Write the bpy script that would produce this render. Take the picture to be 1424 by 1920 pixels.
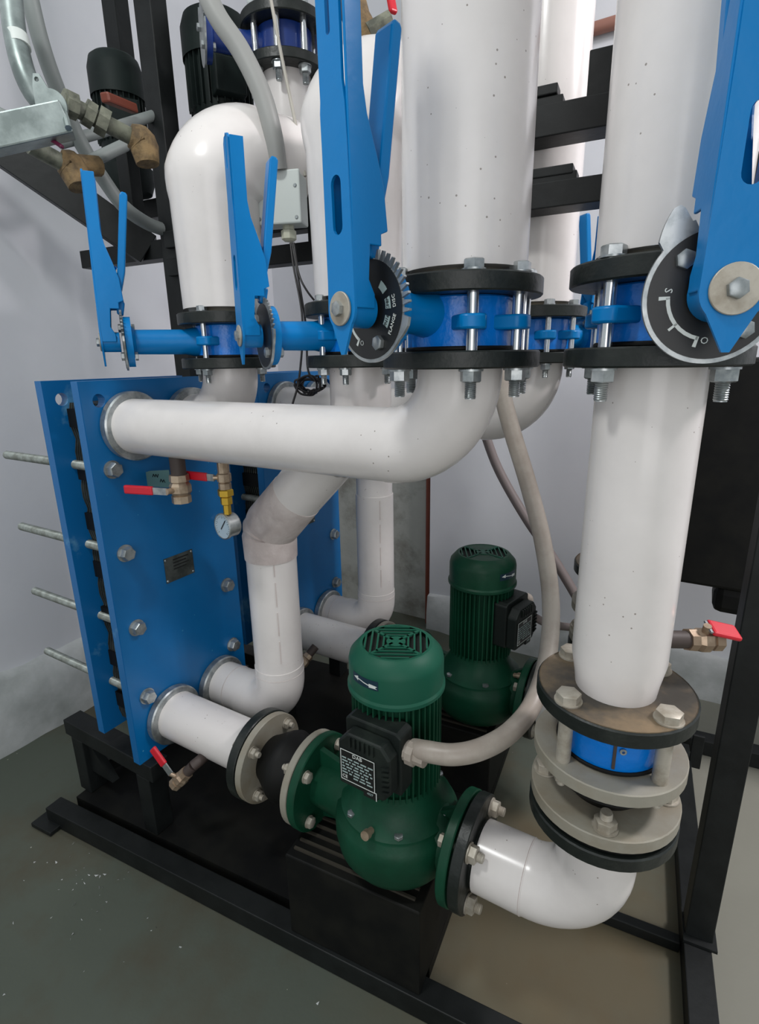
import bpy, bmesh, math, random
from mathutils import Vector, Matrix
random.seed(7)
for o in list(bpy.data.objects):
    bpy.data.objects.remove(o)
S = bpy.context.scene
COL = S.collection

# ------------------------------------------------------------------ camera
cd = bpy.data.cameras.new('camera'); cam = bpy.data.objects.new('camera', cd); COL.objects.link(cam)
cd.sensor_fit = 'HORIZONTAL'; cd.sensor_width = 36.0; cd.lens = 25.575; cd.clip_start = 0.02
RT = Vector((0.86025998, 0.50959048, -0.01644127)); DN = Vector((0.1249655, -0.24200317, -0.96219441)); FW = Vector((-0.49430395, 0.82568275, -0.27186687))
M = Matrix((RT, -DN, -FW)).transposed().to_4x4(); M.translation = Vector((0, 0, 1.2))
cam.matrix_world = M
S.camera = cam

# ------------------------------------------------------------------ world, lights, exposure
w = bpy.data.worlds.new('world'); S.world = w; w.use_nodes = True
bg = w.node_tree.nodes['Background']; bg.inputs[0].default_value = (0.86, 0.93, 0.95, 1); bg.inputs[1].default_value = 0.66
def area(name, loc, size, power, col, target, sy=None):
    l = bpy.data.lights.new(name, 'AREA'); l.energy = power; l.color = col; l.size = size
    if sy: l.shape = 'RECTANGLE'; l.size_y = sy
    o = bpy.data.objects.new(name, l); COL.objects.link(o); o.location = loc
    o.rotation_euler = (Vector(target) - Vector(loc)).to_track_quat('-Z', 'Y').to_euler()
    return o
area('ceiling_lamp_light', (-0.75, -0.15, 2.62), 0.24, 16, (0.98, 1.0, 0.99), (-0.75, 0.25, 0), 0.24)
area('rear_lamp_light', (1.15, 1.35, 2.6), 0.4, 74, (1.0, 0.95, 0.97), (0.1, 1.75, 0.3), 0.4)
area('front_fill_light', (0.9, -1.7, 1.4), 1.5, 20, (1.0, 0.965, 0.97), (-0.2, 1.4, 1.1), 2.1)  # unseen fill added behind the camera to lift undersides and back wall
S.view_settings.view_transform = 'Standard'; S.view_settings.look = 'None'
S.view_settings.exposure = -0.1; S.view_settings.gamma = 1.0; S.view_settings.use_curve_mapping = False

# ------------------------------------------------------------------ materials
MATS = {}
def srgb(r, g, b):
    f = lambda c: c / 12.92 if c <= 0.04045 else ((c + 0.055) / 1.055) ** 2.4
    return (f(r / 255), f(g / 255), f(b / 255), 1)
def mat(name, col, rough=0.5, metal=0.0, col2=None, nscale=8.0, lo=0.4, hi=0.6, bump=0.0, bscale=60.0, coat=0.0,
        specks=None, speck_scale=30.0, speck_size=0.08, spec=0.5):
    m = bpy.data.materials.new(name); m.use_nodes = True
    nt = m.node_tree; b = nt.nodes['Principled BSDF']
    b.inputs['Roughness'].default_value = rough; b.inputs['Metallic'].default_value = metal
    b.inputs['Coat Weight'].default_value = coat; b.inputs['Coat Roughness'].default_value = 0.12
    b.inputs['Specular IOR Level'].default_value = spec
    b.inputs['Base Color'].default_value = col
    tc = nt.nodes.new('ShaderNodeTexCoord')
    geo = nt.nodes.new('ShaderNodeNewGeometry')
    out = None
    if col2:
        n = nt.nodes.new('ShaderNodeTexNoise'); n.inputs['Scale'].default_value = nscale; n.inputs['Detail'].default_value = 6; n.inputs['Roughness'].default_value = 0.62
        nt.links.new(geo.outputs['Position'], n.inputs['Vector'])
        r = nt.nodes.new('ShaderNodeMapRange'); r.inputs[1].default_value = lo; r.inputs[2].default_value = hi
        nt.links.new(n.outputs['Fac'], r.inputs[0])
        mx = nt.nodes.new('ShaderNodeMix'); mx.data_type = 'RGBA'
        mx.inputs[6].default_value = col; mx.inputs[7].default_value = col2
        nt.links.new(r.outputs[0], mx.inputs[0]); out = mx.outputs[2]
    if specks:
        v = nt.nodes.new('ShaderNodeTexVoronoi'); v.inputs['Scale'].default_value = speck_scale
        nt.links.new(geo.outputs['Position'], v.inputs['Vector'])
        n2 = nt.nodes.new('ShaderNodeTexNoise'); n2.inputs['Scale'].default_value = 7.0
        nt.links.new(geo.outputs['Position'], n2.inputs['Vector'])
        mm = nt.nodes.new('ShaderNodeMapRange'); mm.inputs[1].default_value = 0.48; mm.inputs[2].default_value = 0.62; mm.inputs[3].default_value = 0.0; mm.inputs[4].default_value = speck_size
        nt.links.new(n2.outputs['Fac'], mm.inputs[0])
        lt = nt.nodes.new('ShaderNodeMath'); lt.operation = 'LESS_THAN'
        nt.links.new(v.outputs['Distance'], lt.inputs[0]); nt.links.new(mm.outputs[0], lt.inputs[1])
        mx2 = nt.nodes.new('ShaderNodeMix'); mx2.data_type = 'RGBA'; mx2.inputs[7].default_value = specks; mx2.inputs[6].default_value = col
        nt.links.new(lt.outputs[0], mx2.inputs[0])
        if out: nt.links.new(out, mx2.inputs[6])
        out = mx2.outputs[2]
    if out: nt.links.new(out, b.inputs['Base Color'])
    if bump:
        n3 = nt.nodes.new('ShaderNodeTexNoise'); n3.inputs['Scale'].default_value = bscale; n3.inputs['Detail'].default_value = 4
        nt.links.new(geo.outputs['Position'], n3.inputs['Vector'])
        bp = nt.nodes.new('ShaderNodeBump'); bp.inputs['Strength'].default_value = bump; bp.inputs['Distance'].default_value = 0.01
        nt.links.new(n3.outputs['Fac'], bp.inputs['Height']); nt.links.new(bp.outputs['Normal'], b.inputs['Normal'])
    MATS[name] = m
    return m
WHITE = mat('white_pvc_shell', srgb(222, 217, 214), 0.23, col2=srgb(214, 209, 206), nscale=5, specks=srgb(150, 142, 136), speck_scale=70, speck_size=0.085, bump=0.03, bscale=12)
TAPE = mat('wrapped_tape', srgb(206, 196, 192), 0.6, col2=srgb(190, 178, 174), nscale=14, bump=0.35, bscale=35)
HXBLUE = mat('exchanger_blue', srgb(0, 98, 158), 0.36, col2=srgb(8, 104, 164), nscale=6, lo=0.45, hi=0.75, bump=0.02, bscale=30, specks=srgb(70, 140, 180), speck_scale=34, speck_size=0.07)
HXWORN = mat('exchanger_blue_worn', srgb(8, 98, 158), 0.38, col2=srgb(110, 165, 195), nscale=9, lo=0.6, hi=0.78)
LEVER = mat('lever_blue', srgb(0, 116, 182), 0.34, bump=0.06, bscale=40, spec=0.25)
VBLUE = mat('valve_body_blue', srgb(0, 118, 212), 0.28, bump=0.2, bscale=70)
BLACK = mat('black_paint', srgb(15, 18, 18), 0.5, spec=0.3, col2=srgb(24, 27, 27), nscale=12, bump=0.05, bscale=60)
BLACKF = mat('black_flange', srgb(24, 29, 27), 0.4, spec=0.4, col2=srgb(46, 50, 46), nscale=16, lo=0.5, hi=0.8, bump=0.12, bscale=70)
SKID = mat('skid_black', srgb(10, 11, 11), 0.6, spec=0.2, col2=srgb(22, 22, 19), nscale=10)
MESHM = mat('expanded_metal', srgb(70, 66, 58), 0.55, 0.4)
RUSTF = mat('dusty_flange', srgb(62, 58, 52), 0.5, col2=srgb(122, 104, 80), nscale=7, lo=0.42, hi=0.62, bump=0.1)
GREYF = mat('grey_cast_flange', srgb(142, 138, 126), 0.5, col2=srgb(124, 112, 92), nscale=8, lo=0.45, hi=0.75, bump=0.08)
RUBBER = mat('rubber', srgb(13, 13, 12), 0.6, spec=0.25)
ZINC = mat('zinc', srgb(178, 182, 182), 0.33, 0.75, col2=srgb(140, 146, 148), nscale=40)
CHROME = mat('bright_rod', srgb(205, 208, 210), 0.16, 0.9)
DUSTZ = mat('dusty_zinc', srgb(178, 172, 160), 0.5, 0.35, col2=srgb(150, 142, 128), nscale=30)
THREAD = mat('threaded_rod', srgb(158, 164, 160), 0.45, 0.5, col2=srgb(128, 132, 126), nscale=50)
GREEN = mat('pump_green', srgb(14, 66, 46), 0.45, spec=0.25, col2=srgb(12, 56, 38), nscale=8, bump=0.08, bscale=50)
GREEND = mat('pump_green_dusty', srgb(20, 78, 60), 0.5, spec=0.25, col2=srgb(54, 88, 72), nscale=10, lo=0.55, hi=0.85)
GRILLE = mat('grille_dark', srgb(20, 26, 22), 0.7)
TBOX = mat('terminal_box_black', srgb(20, 26, 24), 0.5, spec=0.3, col2=srgb(42, 50, 44), nscale=14, lo=0.5, hi=0.8)
LABEL = mat('label_black', srgb(22, 23, 23), 0.4)
INK = mat('label_white_ink', srgb(205, 210, 206), 0.5)
TAGG = mat('label_grey', srgb(150, 168, 166), 0.5)
NAVY = mat('sticker_navy', srgb(16, 44, 60), 0.45)
SIGN = mat('gauge_face', srgb(160, 178, 190), 0.4)
STEELP = mat('steel_plate', srgb(96, 100, 96), 0.45, 0.6, col2=srgb(70, 74, 70), nscale=25)
BRASS = mat('brass', srgb(196, 160, 60), 0.35, 0.8)
NICKEL = mat('nickel_brass', srgb(186, 166, 144), 0.38, 0.7, col2=srgb(150, 130, 110), nscale=30)
RED = mat('red_vinyl', srgb(196, 26, 44), 0.4)
DARKPIPE = mat('dark_nipple', srgb(62, 52, 48), 0.6)
HOSE = mat('grey_hose', srgb(166, 158, 148), 0.4, col2=srgb(150, 140, 130), nscale=12)
HOSEU = mat('grey_hose_upper', srgb(146, 147, 144), 0.45)
HOSED = mat('grey_hose_dark', srgb(116, 106, 104), 0.5)
HOSEG = mat('conduit_grey', srgb(128, 134, 132), 0.5)
CABLE = mat('black_cable', srgb(20, 16, 18), 0.5)
CABLEB = mat('beige_cable', srgb(160, 156, 146), 0.5)
BOXP = mat('plastic_box', srgb(196, 202, 198), 0.45)
GLAND = mat('plastic_gland', srgb(196, 196, 176), 0.5)
GALV = mat('galvanised', srgb(160, 170, 168), 0.4, 0.6, col2=srgb(112, 122, 120), nscale=14, lo=0.35, hi=0.65)
HEMP = mat('hemp_fitting', srgb(136, 112, 76), 0.8, col2=srgb(90, 74, 52), nscale=30, bump=0.5, bscale=60)
OLDPIPE = mat('old_pipe', srgb(122, 124, 108), 0.6, col2=srgb(72, 74, 64), nscale=22)
VBLUE_SHADE = mat('valve_body_blue_shaded', srgb(20, 50, 118), 0.35)  # valve blue darkened: shade on the high valve put into its colour
DKGREEN = mat('dark_green_motor', srgb(16, 25, 24), 0.6, spec=0.25, col2=srgb(26, 36, 34), nscale=10)
BROWN = mat('brown_pipe', srgb(112, 54, 38), 0.5)
TERRA = mat('terracotta_pipe', srgb(150, 104, 90), 0.6)
WALL = mat('wall_paint', srgb(214, 215, 219), 0.55, col2=srgb(207, 208, 213), nscale=1.6, specks=srgb(150, 152, 152), speck_scale=9, speck_size=0.03, bump=0.10, bscale=4)
PLINTH = mat('plinth_plaster', srgb(186, 188, 188), 0.75, col2=srgb(150, 154, 152), nscale=5, lo=0.4, hi=0.7, bump=0.7, bscale=7)
DIRTY = mat('bare_wall', srgb(176, 178, 172), 0.8, col2=srgb(120, 118, 108), nscale=6, lo=0.45, hi=0.7, bump=0.4, bscale=14)
FLOOR = mat('concrete', srgb(78, 84, 74), 0.7, col2=srgb(74, 66, 50), nscale=2.4, lo=0.45, hi=0.68, bump=0.18, bscale=16, specks=srgb(150, 150, 140), speck_scale=26, speck_size=0.05)

_nt = FLOOR.node_tree; _b = _nt.nodes['Principled BSDF']; _src = _b.inputs['Base Color'].links[0].from_socket
_g = _nt.nodes.new('ShaderNodeNewGeometry'); _d = _nt.nodes.new('ShaderNodeVectorMath'); _d.operation = 'DISTANCE'; _d.inputs[1].default_value = (-0.12, 0.92, 0)
_nt.links.new(_g.outputs['Position'], _d.inputs[0])
_n = _nt.nodes.new('ShaderNodeTexNoise'); _n.inputs['Scale'].default_value = 6; _nt.links.new(_g.outputs['Position'], _n.inputs['Vector'])
_a = _nt.nodes.new('ShaderNodeMath'); _a.operation = 'MULTIPLY_ADD'; _a.inputs[1].default_value = 0.5; _nt.links.new(_n.outputs['Fac'], _a.inputs[0]); _nt.links.new(_d.outputs['Value'], _a.inputs[2])
_r = _nt.nodes.new('ShaderNodeMapRange'); _r.inputs[1].default_value = 0.35; _r.inputs[2].default_value = 0.75; _r.inputs[3].default_value = 0.6; _r.inputs[4].default_value = 0.0; _nt.links.new(_a.outputs[0], _r.inputs[0])
_m = _nt.nodes.new('ShaderNodeMix'); _m.data_type = 'RGBA'; _m.inputs[7].default_value = srgb(104, 88, 60); _nt.links.new(_r.outputs[0], _m.inputs[0]); _nt.links.new(_src, _m.inputs[6]); _nt.links.new(_m.outputs[2], _b.inputs['Base Color'])

# cleaner, paler concrete right of the side beam, with brighter light there painted in
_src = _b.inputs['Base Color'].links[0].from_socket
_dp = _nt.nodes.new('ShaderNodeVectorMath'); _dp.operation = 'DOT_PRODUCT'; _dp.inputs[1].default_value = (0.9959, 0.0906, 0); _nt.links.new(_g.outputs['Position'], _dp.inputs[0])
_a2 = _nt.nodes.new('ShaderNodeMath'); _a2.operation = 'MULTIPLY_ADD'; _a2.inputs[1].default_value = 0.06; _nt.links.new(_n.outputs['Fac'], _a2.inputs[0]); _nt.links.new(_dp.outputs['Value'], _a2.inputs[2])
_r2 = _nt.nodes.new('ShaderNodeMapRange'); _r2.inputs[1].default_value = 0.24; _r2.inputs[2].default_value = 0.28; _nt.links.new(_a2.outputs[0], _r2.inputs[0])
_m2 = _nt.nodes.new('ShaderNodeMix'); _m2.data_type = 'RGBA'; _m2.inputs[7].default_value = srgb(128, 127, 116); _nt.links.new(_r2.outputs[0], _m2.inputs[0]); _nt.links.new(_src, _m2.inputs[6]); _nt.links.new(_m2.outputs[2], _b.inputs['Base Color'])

# ------------------------------------------------------------------ mesh helpers
V = Vector
def basis(d):
    d = V(d).normalized()
    a = V((0, 0, 1)) if abs(d.z) < 0.9 else V((1, 0, 0))
    u = a.cross(d).normalized(); v = d.cross(u)
    return u, v, d
def ring(bm, c, u, v, r, n, r2=None):
    r2 = r if r2 is None else r2
    return [bm.verts.new(V(c) + u * (r * math.cos(2 * math.pi * i / n)) + v * (r2 * math.sin(2 * math.pi * i / n))) for i in range(n)]
def bridge(bm, a, b):
    n = len(a)
    for i in range(n):
        bm.faces.new((a[i], a[(i + 1) % n], b[(i + 1) % n], b[i]))
def lathe(bm, prof, o, d, n=32, cap=True):
    """prof: list of (radius, distance along d)"""
    u, v, d = basis(d); o = V(o); rs = []
    for r, t in prof:
        rs.append(ring(bm, o + d * t, u, v, max(r, 1e-5), n))
    for a, b in zip(rs, rs[1:]): bridge(bm, a, b)
    if cap:
        bm.faces.new(list(reversed(rs[0]))); bm.faces.new(rs[-1])
def cyl(bm, a, b, r, r2=None, n=24):
    a, b = V(a), V(b); L = (b - a).length
    lathe(bm, [(r, 0), (r if r2 is None else r2, L)], a, b - a, n)
def disc(bm, a, b, r, n=48, ch=0.0015):
    a, b = V(a), V(b); L = (b - a).length
    lathe(bm, [(r - ch, 0), (r, ch), (r, L - ch), (r - ch, L)], a, b - a, n)
def annulus(bm, a, b, r, ri, n=48, ch=0.0015):
    a, b = V(a), V(b); L = (b - a).length
    lathe(bm, [(ri, 0), (r - ch, 0), (r, ch), (r, L - ch), (r - ch, L), (ri, L), (ri, 0)], a, b - a, n, cap=False)
def tube(bm, pts, r, n=20, cap=True):
    pts = [V(p) for p in pts]; rr = r if isinstance(r, (list, tuple)) else [r] * len(pts)
    t0 = (pts[1] - pts[0]).normalized(); u, v, _ = basis(t0); rs = []
    for i, p in enumerate(pts):
        t = ((pts[min(i + 1, len(pts) - 1)] - pts[max(i - 1, 0)])).normalized()
        q = t0.rotation_difference(t); u = q @ u; v = q @ v; t0 = t
        rs.append(ring(bm, p, u, v, rr[i], n))
    for a, b in zip(rs, rs[1:]): bridge(bm, a, b)
    if cap: bm.faces.new(list(reversed(rs[0]))); bm.faces.new(rs[-1])
def fillet(pts, rad, k=10):
    pts = [V(p) for p in pts]; out = [pts[0]]
    rads = rad if isinstance(rad, (list, tuple)) else [rad] * (len(pts) - 2)
    for i in range(1, len(pts) - 1):
        a, p, b = pts[i - 1], pts[i], pts[i + 1]
        d1 = (a - p).normalized(); d2 = (b - p).normalized(); ang = d1.angle(d2)
        L = rads[i - 1] / math.tan(ang / 2); c = p + (d1 + d2).normalized() * (rads[i - 1] / math.sin(ang / 2))
        s = p + d1 * L; e = p + d2 * L
        for j in range(k + 1):
            f = j / k; vs = (s - c); ve = (e - c); th = vs.angle(ve)
            out.append(c + (vs * math.sin((1 - f) * th) + ve * math.sin(f * th)) / math.sin(th))
    out.append(pts[-1]); return out
def spline(pts, k=8):
    pts = [V(p) for p in pts]; P = [pts[0] * 2 - pts[1]] + pts + [pts[-1] * 2 - pts[-2]]; out = []
    for i in range(1, len(P) - 2):
        for j in range(k):
            t = j / k
            out.append(0.5 * ((2 * P[i]) + (-P[i - 1] + P[i + 1]) * t + (2 * P[i - 1] - 5 * P[i] + 4 * P[i + 1] - P[i + 2]) * t * t + (-P[i - 1] + 3 * P[i] - 3 * P[i + 1] + P[i + 2]) * t ** 3))
    out.append(pts[-1]); return out
def box(bm, lo, hi, rot=None, piv=None):
    lo, hi = V(lo), V(hi); vs = []
    for z in (lo.z, hi.z):
        for x, y in ((lo.x, lo.y), (hi.x, lo.y), (hi.x, hi.y), (lo.x, hi.y)):
            p = V((x, y, z))
            if rot is not None: p = rot @ (p - V(piv or (0, 0, 0))) + V(piv or (0, 0, 0))
            vs.append(bm.verts.new(p))
    for f in ((3, 2, 1, 0), (4, 5, 6, 7), (0, 1, 5, 4), (1, 2, 6, 5), (2, 3, 7, 6), (3, 0, 4, 7)):
        bm.faces.new([vs[i] for i in f])
def bar(bm, a, b, w, h, up=(0, 0, 1)):
    """rectangular bar from a to b, w sideways, h along up"""
    a, b = V(a), V(b); d = (b - a).normalized(); s = d.cross(V(up)).normalized(); u = s.cross(d)
    vs = []
    for p in (a, b):
        for i, j in ((-1, -1), (1, -1), (1, 1), (-1, 1)):
            vs.append(bm.verts.new(p + s * (i * w / 2) + u * (j * h / 2)))
    for f in ((3, 2, 1, 0), (4, 5, 6, 7), (0, 1, 5, 4), (1, 2, 6, 5), (2, 3, 7, 6), (3, 0, 4, 7)):
        bm.faces.new([vs[i] for i in f])
def prism(bm, poly, o, u, v, n, t0, t1):
    o, u, v, n = V(o), V(u), V(v), V(n)
    a = [bm.verts.new(o + u * p[0] + v * p[1] + n * t0) for p in poly]
    b = [bm.verts.new(o + u * p[0] + v * p[1] + n * t1) for p in poly]
    bm.faces.new(list(reversed(a))); bm.faces.new(b); bridge(bm, a, b)
def plate_hole(bm, outer, holes, o, u, v, n, t0, t1):
    """plate with holes (outlines as point lists), filled by triangulation"""
    o, u, v, n = V(o), V(u), V(v), V(n)
    for t in (t0, t1):
        es = []
        for lp in [outer] + holes:
            vs = [bm.verts.new(o + u * p[0] + v * p[1] + n * t) for p in lp]
            es += [bm.edges.new((vs[i], vs[(i + 1) % len(vs)])) for i in range(len(vs))]
        bmesh.ops.triangle_fill(bm, edges=es, use_beauty=True, use_dissolve=False)
    for lp in [outer] + holes:
        a = [bm.verts.new(o + u * p[0] + v * p[1] + n * t0) for p in lp]
        b = [bm.verts.new(o + u * p[0] + v * p[1] + n * t1) for p in lp]
        bridge(bm, a, b)
def slot(cx, cy, w, h, n=8):
    r = w / 2; pts = []
    for i in range(n + 1): a = math.pi * i / n; pts.append((cx + r * math.cos(a), cy + h / 2 - r + r * math.sin(a)))
    for i in range(n + 1): a = math.pi + math.pi * i / n; pts.append((cx + r * math.cos(a), cy - h / 2 + r + r * math.sin(a)))
    return pts
def circ(cx, cy, r, n=16): return [(cx + r * math.cos(2 * math.pi * i / n), cy + r * math.sin(2 * math.pi * i / n)) for i in range(n)]

WL = {}   # world location of every object made
def place(o, world, parent):
    WL[o.name] = V(world)
    if parent is not None:
        o.parent = parent; o.location = V(world) - WL[parent.name]
    else: o.location = V(world)
def mesh_of(bm, m, name, smooth=True, ang=38):
    bmesh.ops.recalc_face_normals(bm, faces=bm.faces)
    me = bpy.data.meshes.new(name); bm.to_mesh(me); bm.free(); me.materials.append(m)
    if smooth:
        for p in me.polygons: p.use_smooth = True
        me.set_sharp_from_angle(angle=math.radians(ang))
    return me
def obj(name, bm, m, parent=None, smooth=True, ang=38, bevel=0.0, kind=None, label=None):
    lo = V((1e9,) * 3); hi = V((-1e9,) * 3)
    for v in bm.verts:
        for i in range(3): lo[i] = min(lo[i], v.co[i]); hi[i] = max(hi[i], v.co[i])
    c = (lo + hi) / 2; c.z = lo.z
    for v in bm.verts: v.co -= c
    me = mesh_of(bm, m, name, smooth, ang)
    o = bpy.data.objects.new(name, me); COL.objects.link(o); place(o, c, parent)
    if bevel:
        b = o.modifiers.new('bevel', 'BEVEL'); b.width = bevel; b.segments = 2; b.limit_method = 'ANGLE'; b.angle_limit = math.radians(40)
    if kind: o['kind'] = kind
    if label: o['label'] = label
    return o
def inst(name, me, world, parent, rot=None):
    """an object that shares mesh data"""
    o = bpy.data.objects.new(name, me); COL.objects.link(o); place(o, world, parent)
    if rot is not None: o.rotation_euler = rot.to_euler()
    return o
def thing(name, label, cat, loc, group=None):
    o = bpy.data.objects.new(name, None); o.empty_display_size = 0.05; COL.objects.link(o); place(o, loc, None)
    o['label'] = label; o['category'] = cat
    if group: o['group'] = group
    return o
def tag(o, label, cat, group=None):
    o['label'] = label; o['category'] = cat
    if group: o['group'] = group
    return o
def struct(o): o['kind'] = 'structure'; return o
def B(): return bmesh.new()
def text(name, body, o, u, v, size, m, parent, depth=0.0004, align='CENTER'):
    """flat lettering standing on a surface: o centre, u reading direction, v up"""
    cu = bpy.data.curves.new(name, 'FONT'); cu.body = body; cu.size = size; cu.align_x = align; cu.align_y = 'CENTER'; cu.extrude = depth / 2; cu.resolution_u = 2
    t = bpy.data.objects.new('tmp', cu); COL.objects.link(t)
    me = bpy.data.meshes.new_from_object(t.evaluated_get(bpy.context.evaluated_depsgraph_get()))
    bpy.data.objects.remove(t); me.materials.clear(); me.materials.append(m)
    u = V(u).normalized(); n = u.cross(V(v)).normalized(); v2 = n.cross(u)
    R = Matrix((u, v2, n)).transposed()
    return inst(name, me, o, parent, R)

# bolts, nuts and the like (shared meshes; built along +Z from 0)
def hexprof(bm, r, z0, z1, ch=0.0):
    def hexr(rr, z): return [bm.verts.new((rr * math.cos(math.pi / 3 * i), rr * math.sin(math.pi / 3 * i), z)) for i in range(6)]
    a = hexr(r, z0); b = hexr(r, z1 - ch); bridge(bm, a, b); bm.faces.new(list(reversed(a)))
    if ch:
        c = hexr(r * 0.86, z1); bridge(bm, b, c); bm.faces.new(c)
    else: bm.faces.new(b)
def mk_head(r, h, m, washer=True):
    bm = B()
    z = 0
    if washer: lathe(bm, [(r * 1.12, 0), (r * 1.12, 0.0022)], (0, 0, 0), (0, 0, 1), 24); z = 0.002
    hexprof(bm, r, z, z + h, h * 0.12)
    return mesh_of(bm, m, 'bolt_head')
def mk_nut(r, h, stub, m, rs=None):
    bm = B(); lathe(bm, [(r * 1.15, 0), (r * 1.15, 0.0025)], (0, 0, 0), (0, 0, 1), 24)
    hexprof(bm, r, 0.002, 0.002 + h, h * 0.1)
    # threaded end with real ridges
    rs = rs or r * 0.56; prof = []; z = 0.002 + h * 0.9; k = max(4, int(stub / 0.0022))
    for i in range(k): prof += [(rs, z + stub * i / k), (rs * 0.88, z + stub * (i + 0.5) / k)]
    prof += [(rs * 0.9, z + stub)]
    lathe(bm, prof, (0, 0, 0), (0, 0, 1), 16)
    return mesh_of(bm, m, 'nut')
def mk_rod(r, L, m, n=16):
    bm = B(); lathe(bm, [(r, 0), (r, L)], (0, 0, 0), (0, 0, 1), n); return mesh_of(bm, m, 'bolt_shank')
HEAD_M = mk_head(0.0135, 0.011, ZINC); NUT_M = mk_nut(0.0135, 0.014, 0.022, ZINC); 
HEAD_S = mk_head(0.0105, 0.009, ZINC); NUT_S = mk_nut(0.0105, 0.011, 0.017, ZINC)
HEAD_L = mk_head(0.0165, 0.012, DUSTZ); NUT_L = mk_nut(0.015, 0.013, 0.012, DUSTZ)
HEAD_D = mk_head(0.0115, 0.009, DUSTZ); NUT_D = mk_nut(0.0115, 0.010, 0.009, DUSTZ)
HEAD_T = mk_head(0.0085, 0.006, ZINC, False)
def zrot(d):  # rotation taking +Z to d
    return V((0, 0, 1)).rotation_difference(V(d).normalized()).to_matrix()
def azd(a): a = math.radians(a); return V((math.sin(a), -math.cos(a), 0))

# rotated base frame (the floor frame and rack stand 5.2 degrees askew to the pipework)
A5 = math.radians(5.2)
def F(x, y, z=0): return V((x * math.cos(A5) - y * math.sin(A5), x * math.sin(A5) + y * math.cos(A5), z))
R5 = Matrix.Rotation(A5, 3, 'Z')
FX = V((math.cos(A5), math.sin(A5), 0)); FY = V((-math.sin(A5), math.cos(A5), 0))

# ================================================================== SETTING
bm = B(); box(bm, (-2.2, -1.6, -0.1), (2.2, 2.5, 0)); struct(obj('floor', bm, FLOOR, smooth=False))
bm = B(); box(bm, (-1.98, -1.6, 0), (-1.84, 2.3, 2.9)); struct(obj('wall_left', bm, WALL, smooth=False))
bm = B(); box(bm, (-0.98, 2.07, 0), (2.2, 2.3, 2.9)); struct(obj('wall_back', bm, WALL, smooth=False))
bm = B(); box(bm, (-1.84, 2.12, 1.05), (-0.98, 2.3, 2.9)); struct(obj('wall_recess', bm, WALL, smooth=False))
bm = B(); box(bm, (-1.84, 2.122, 0), (-0.98, 2.3, 1.05)); struct(obj('wall_recess_lower', bm, DIRTY, smooth=False))
# rough plaster plinths, uneven top edge
def plinth(name, p0, p1, depth, h, nrm, seg=40):
    bm = B(); p0, p1, nrm = V(p0), V(p1), V(nrm); rnd = random.Random(3); rows = []
    for i in range(seg + 1):
        c = p0.lerp(p1, i / seg); j = lambda s: rnd.uniform(-s, s)
        rows.append([bm.verts.new(c + nrm * (depth + j(0.006))), bm.verts.new(c + nrm * (depth * 0.85 + j(0.007)) + V((0, 0, h * 0.5 + j(0.01)))),
                     bm.verts.new(c + nrm * (depth * 0.55 + j(0.005)) + V((0, 0, h * 0.93 + j(0.006)))), bm.verts.new(c + V((0, 0, h + j(0.006)))), bm.verts.new(c)])
    for a, b in zip(rows, rows[1:]): bridge(bm, a, b)
    bm.faces.new(rows[0]); bm.faces.new(list(reversed(rows[-1])))
    return struct(obj(name, bm, PLINTH, ang=60))
plinth('trim_1', (-1.84, -1.6, 0), (-1.84, 2.11, 0), 0.06, 0.25, (1, 0, 0), 60)
plinth('trim_2', (-0.98, 2.07, 0), (2.2, 2.07, 0), 0.035, 0.17, (0, -1, 0), 50)

# ================================================================== FLOOR FRAME, SKID
fr = thing('floor_frame', 'black square tube floor frame with upright post around the pumps', 'frame', F(0.2, 1.0))
def fbar(name, a, b, w=0.05, h=0.05, m=BLACK):
    bm = B(); bar(bm, a, b, w, h, FX if abs((V(b) - V(a)).normalized().z) > 0.9 else (0, 0, 1)); return obj(name, bm, m, fr, smooth=False, bevel=0.002)
fbar('beam', F(0.215, 0.3, 0.026), F(0.215, 1.66, 0.026))
fbar('beam', F(-1.34, 0.695, 0.026), F(0.188, 0.695, 0.026), 0.045)
fbar('beam', F(0.188, 1.02, 0.014), F(-0.2, 1.02, 0.014), 0.022, 0.026)
fbar('beam', F(-0.9, 1.72, 0.026), F(1.4, 1.72, 0.026), 0.05, 0.05)
bm = B(); box(bm, (-0.028, -0.04, 0), (0.032, 0.036, 0.006), R5, (0, 0, 0))
for v in bm.verts: v.co += F(0.217, 1.035, 0.052)
obj('base_plate', bm, BLACK, fr, smooth=False)
fbar('post', F(0.217, 1.035, 0.056), F(0.217, 1.035, 2.3), 0.05, 0.05)
fbar('lug', F(0.25, 1.585, 0.03), F(0.25, 1.585, 0.14), 0.008, 0.03)
fbar('lug', F(-1.37, 0.685, 0.008), F(-1.29, 0.685, 0.008), 0.08, 0.012)

bm = B(); bar(bm, F(-1.30, 1.17, 0.035), F(-0.262, 1.17, 0.035), 0.87, 0.03); tag(obj('base_tray', bm, SKID, smooth=False), 'black steel base tray under the exchangers and pumps', 'tray')
for yc, lb in ((0.785, 'black grated pedestal under the front green pump'), (1.29, 'black grated pedestal under the rear green pump')):
    sk = thing('pump_pedestal', lb, 'pedestal', F(-0.4, yc, 0.05))
    bm = B(); bar(bm, F(-0.55, yc, 0.152), F(-0.262, yc, 0.152), 0.21, 0.203); obj('body', bm, SKID, sk, smooth=False, bevel=0.003)
    me = None
    for i in range(9):
        c = F(-0.54, yc - 0.085 + i * 0.0215, 0.2555)
        if me is None:
            bm = B(); bar(bm, V((0, 0, 0)), FX * 0.262, 0.005, 0.005); me = mesh_of(bm, MESHM, 'grating_bar', False)
        inst('grating_bar', me, c, sk)

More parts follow.
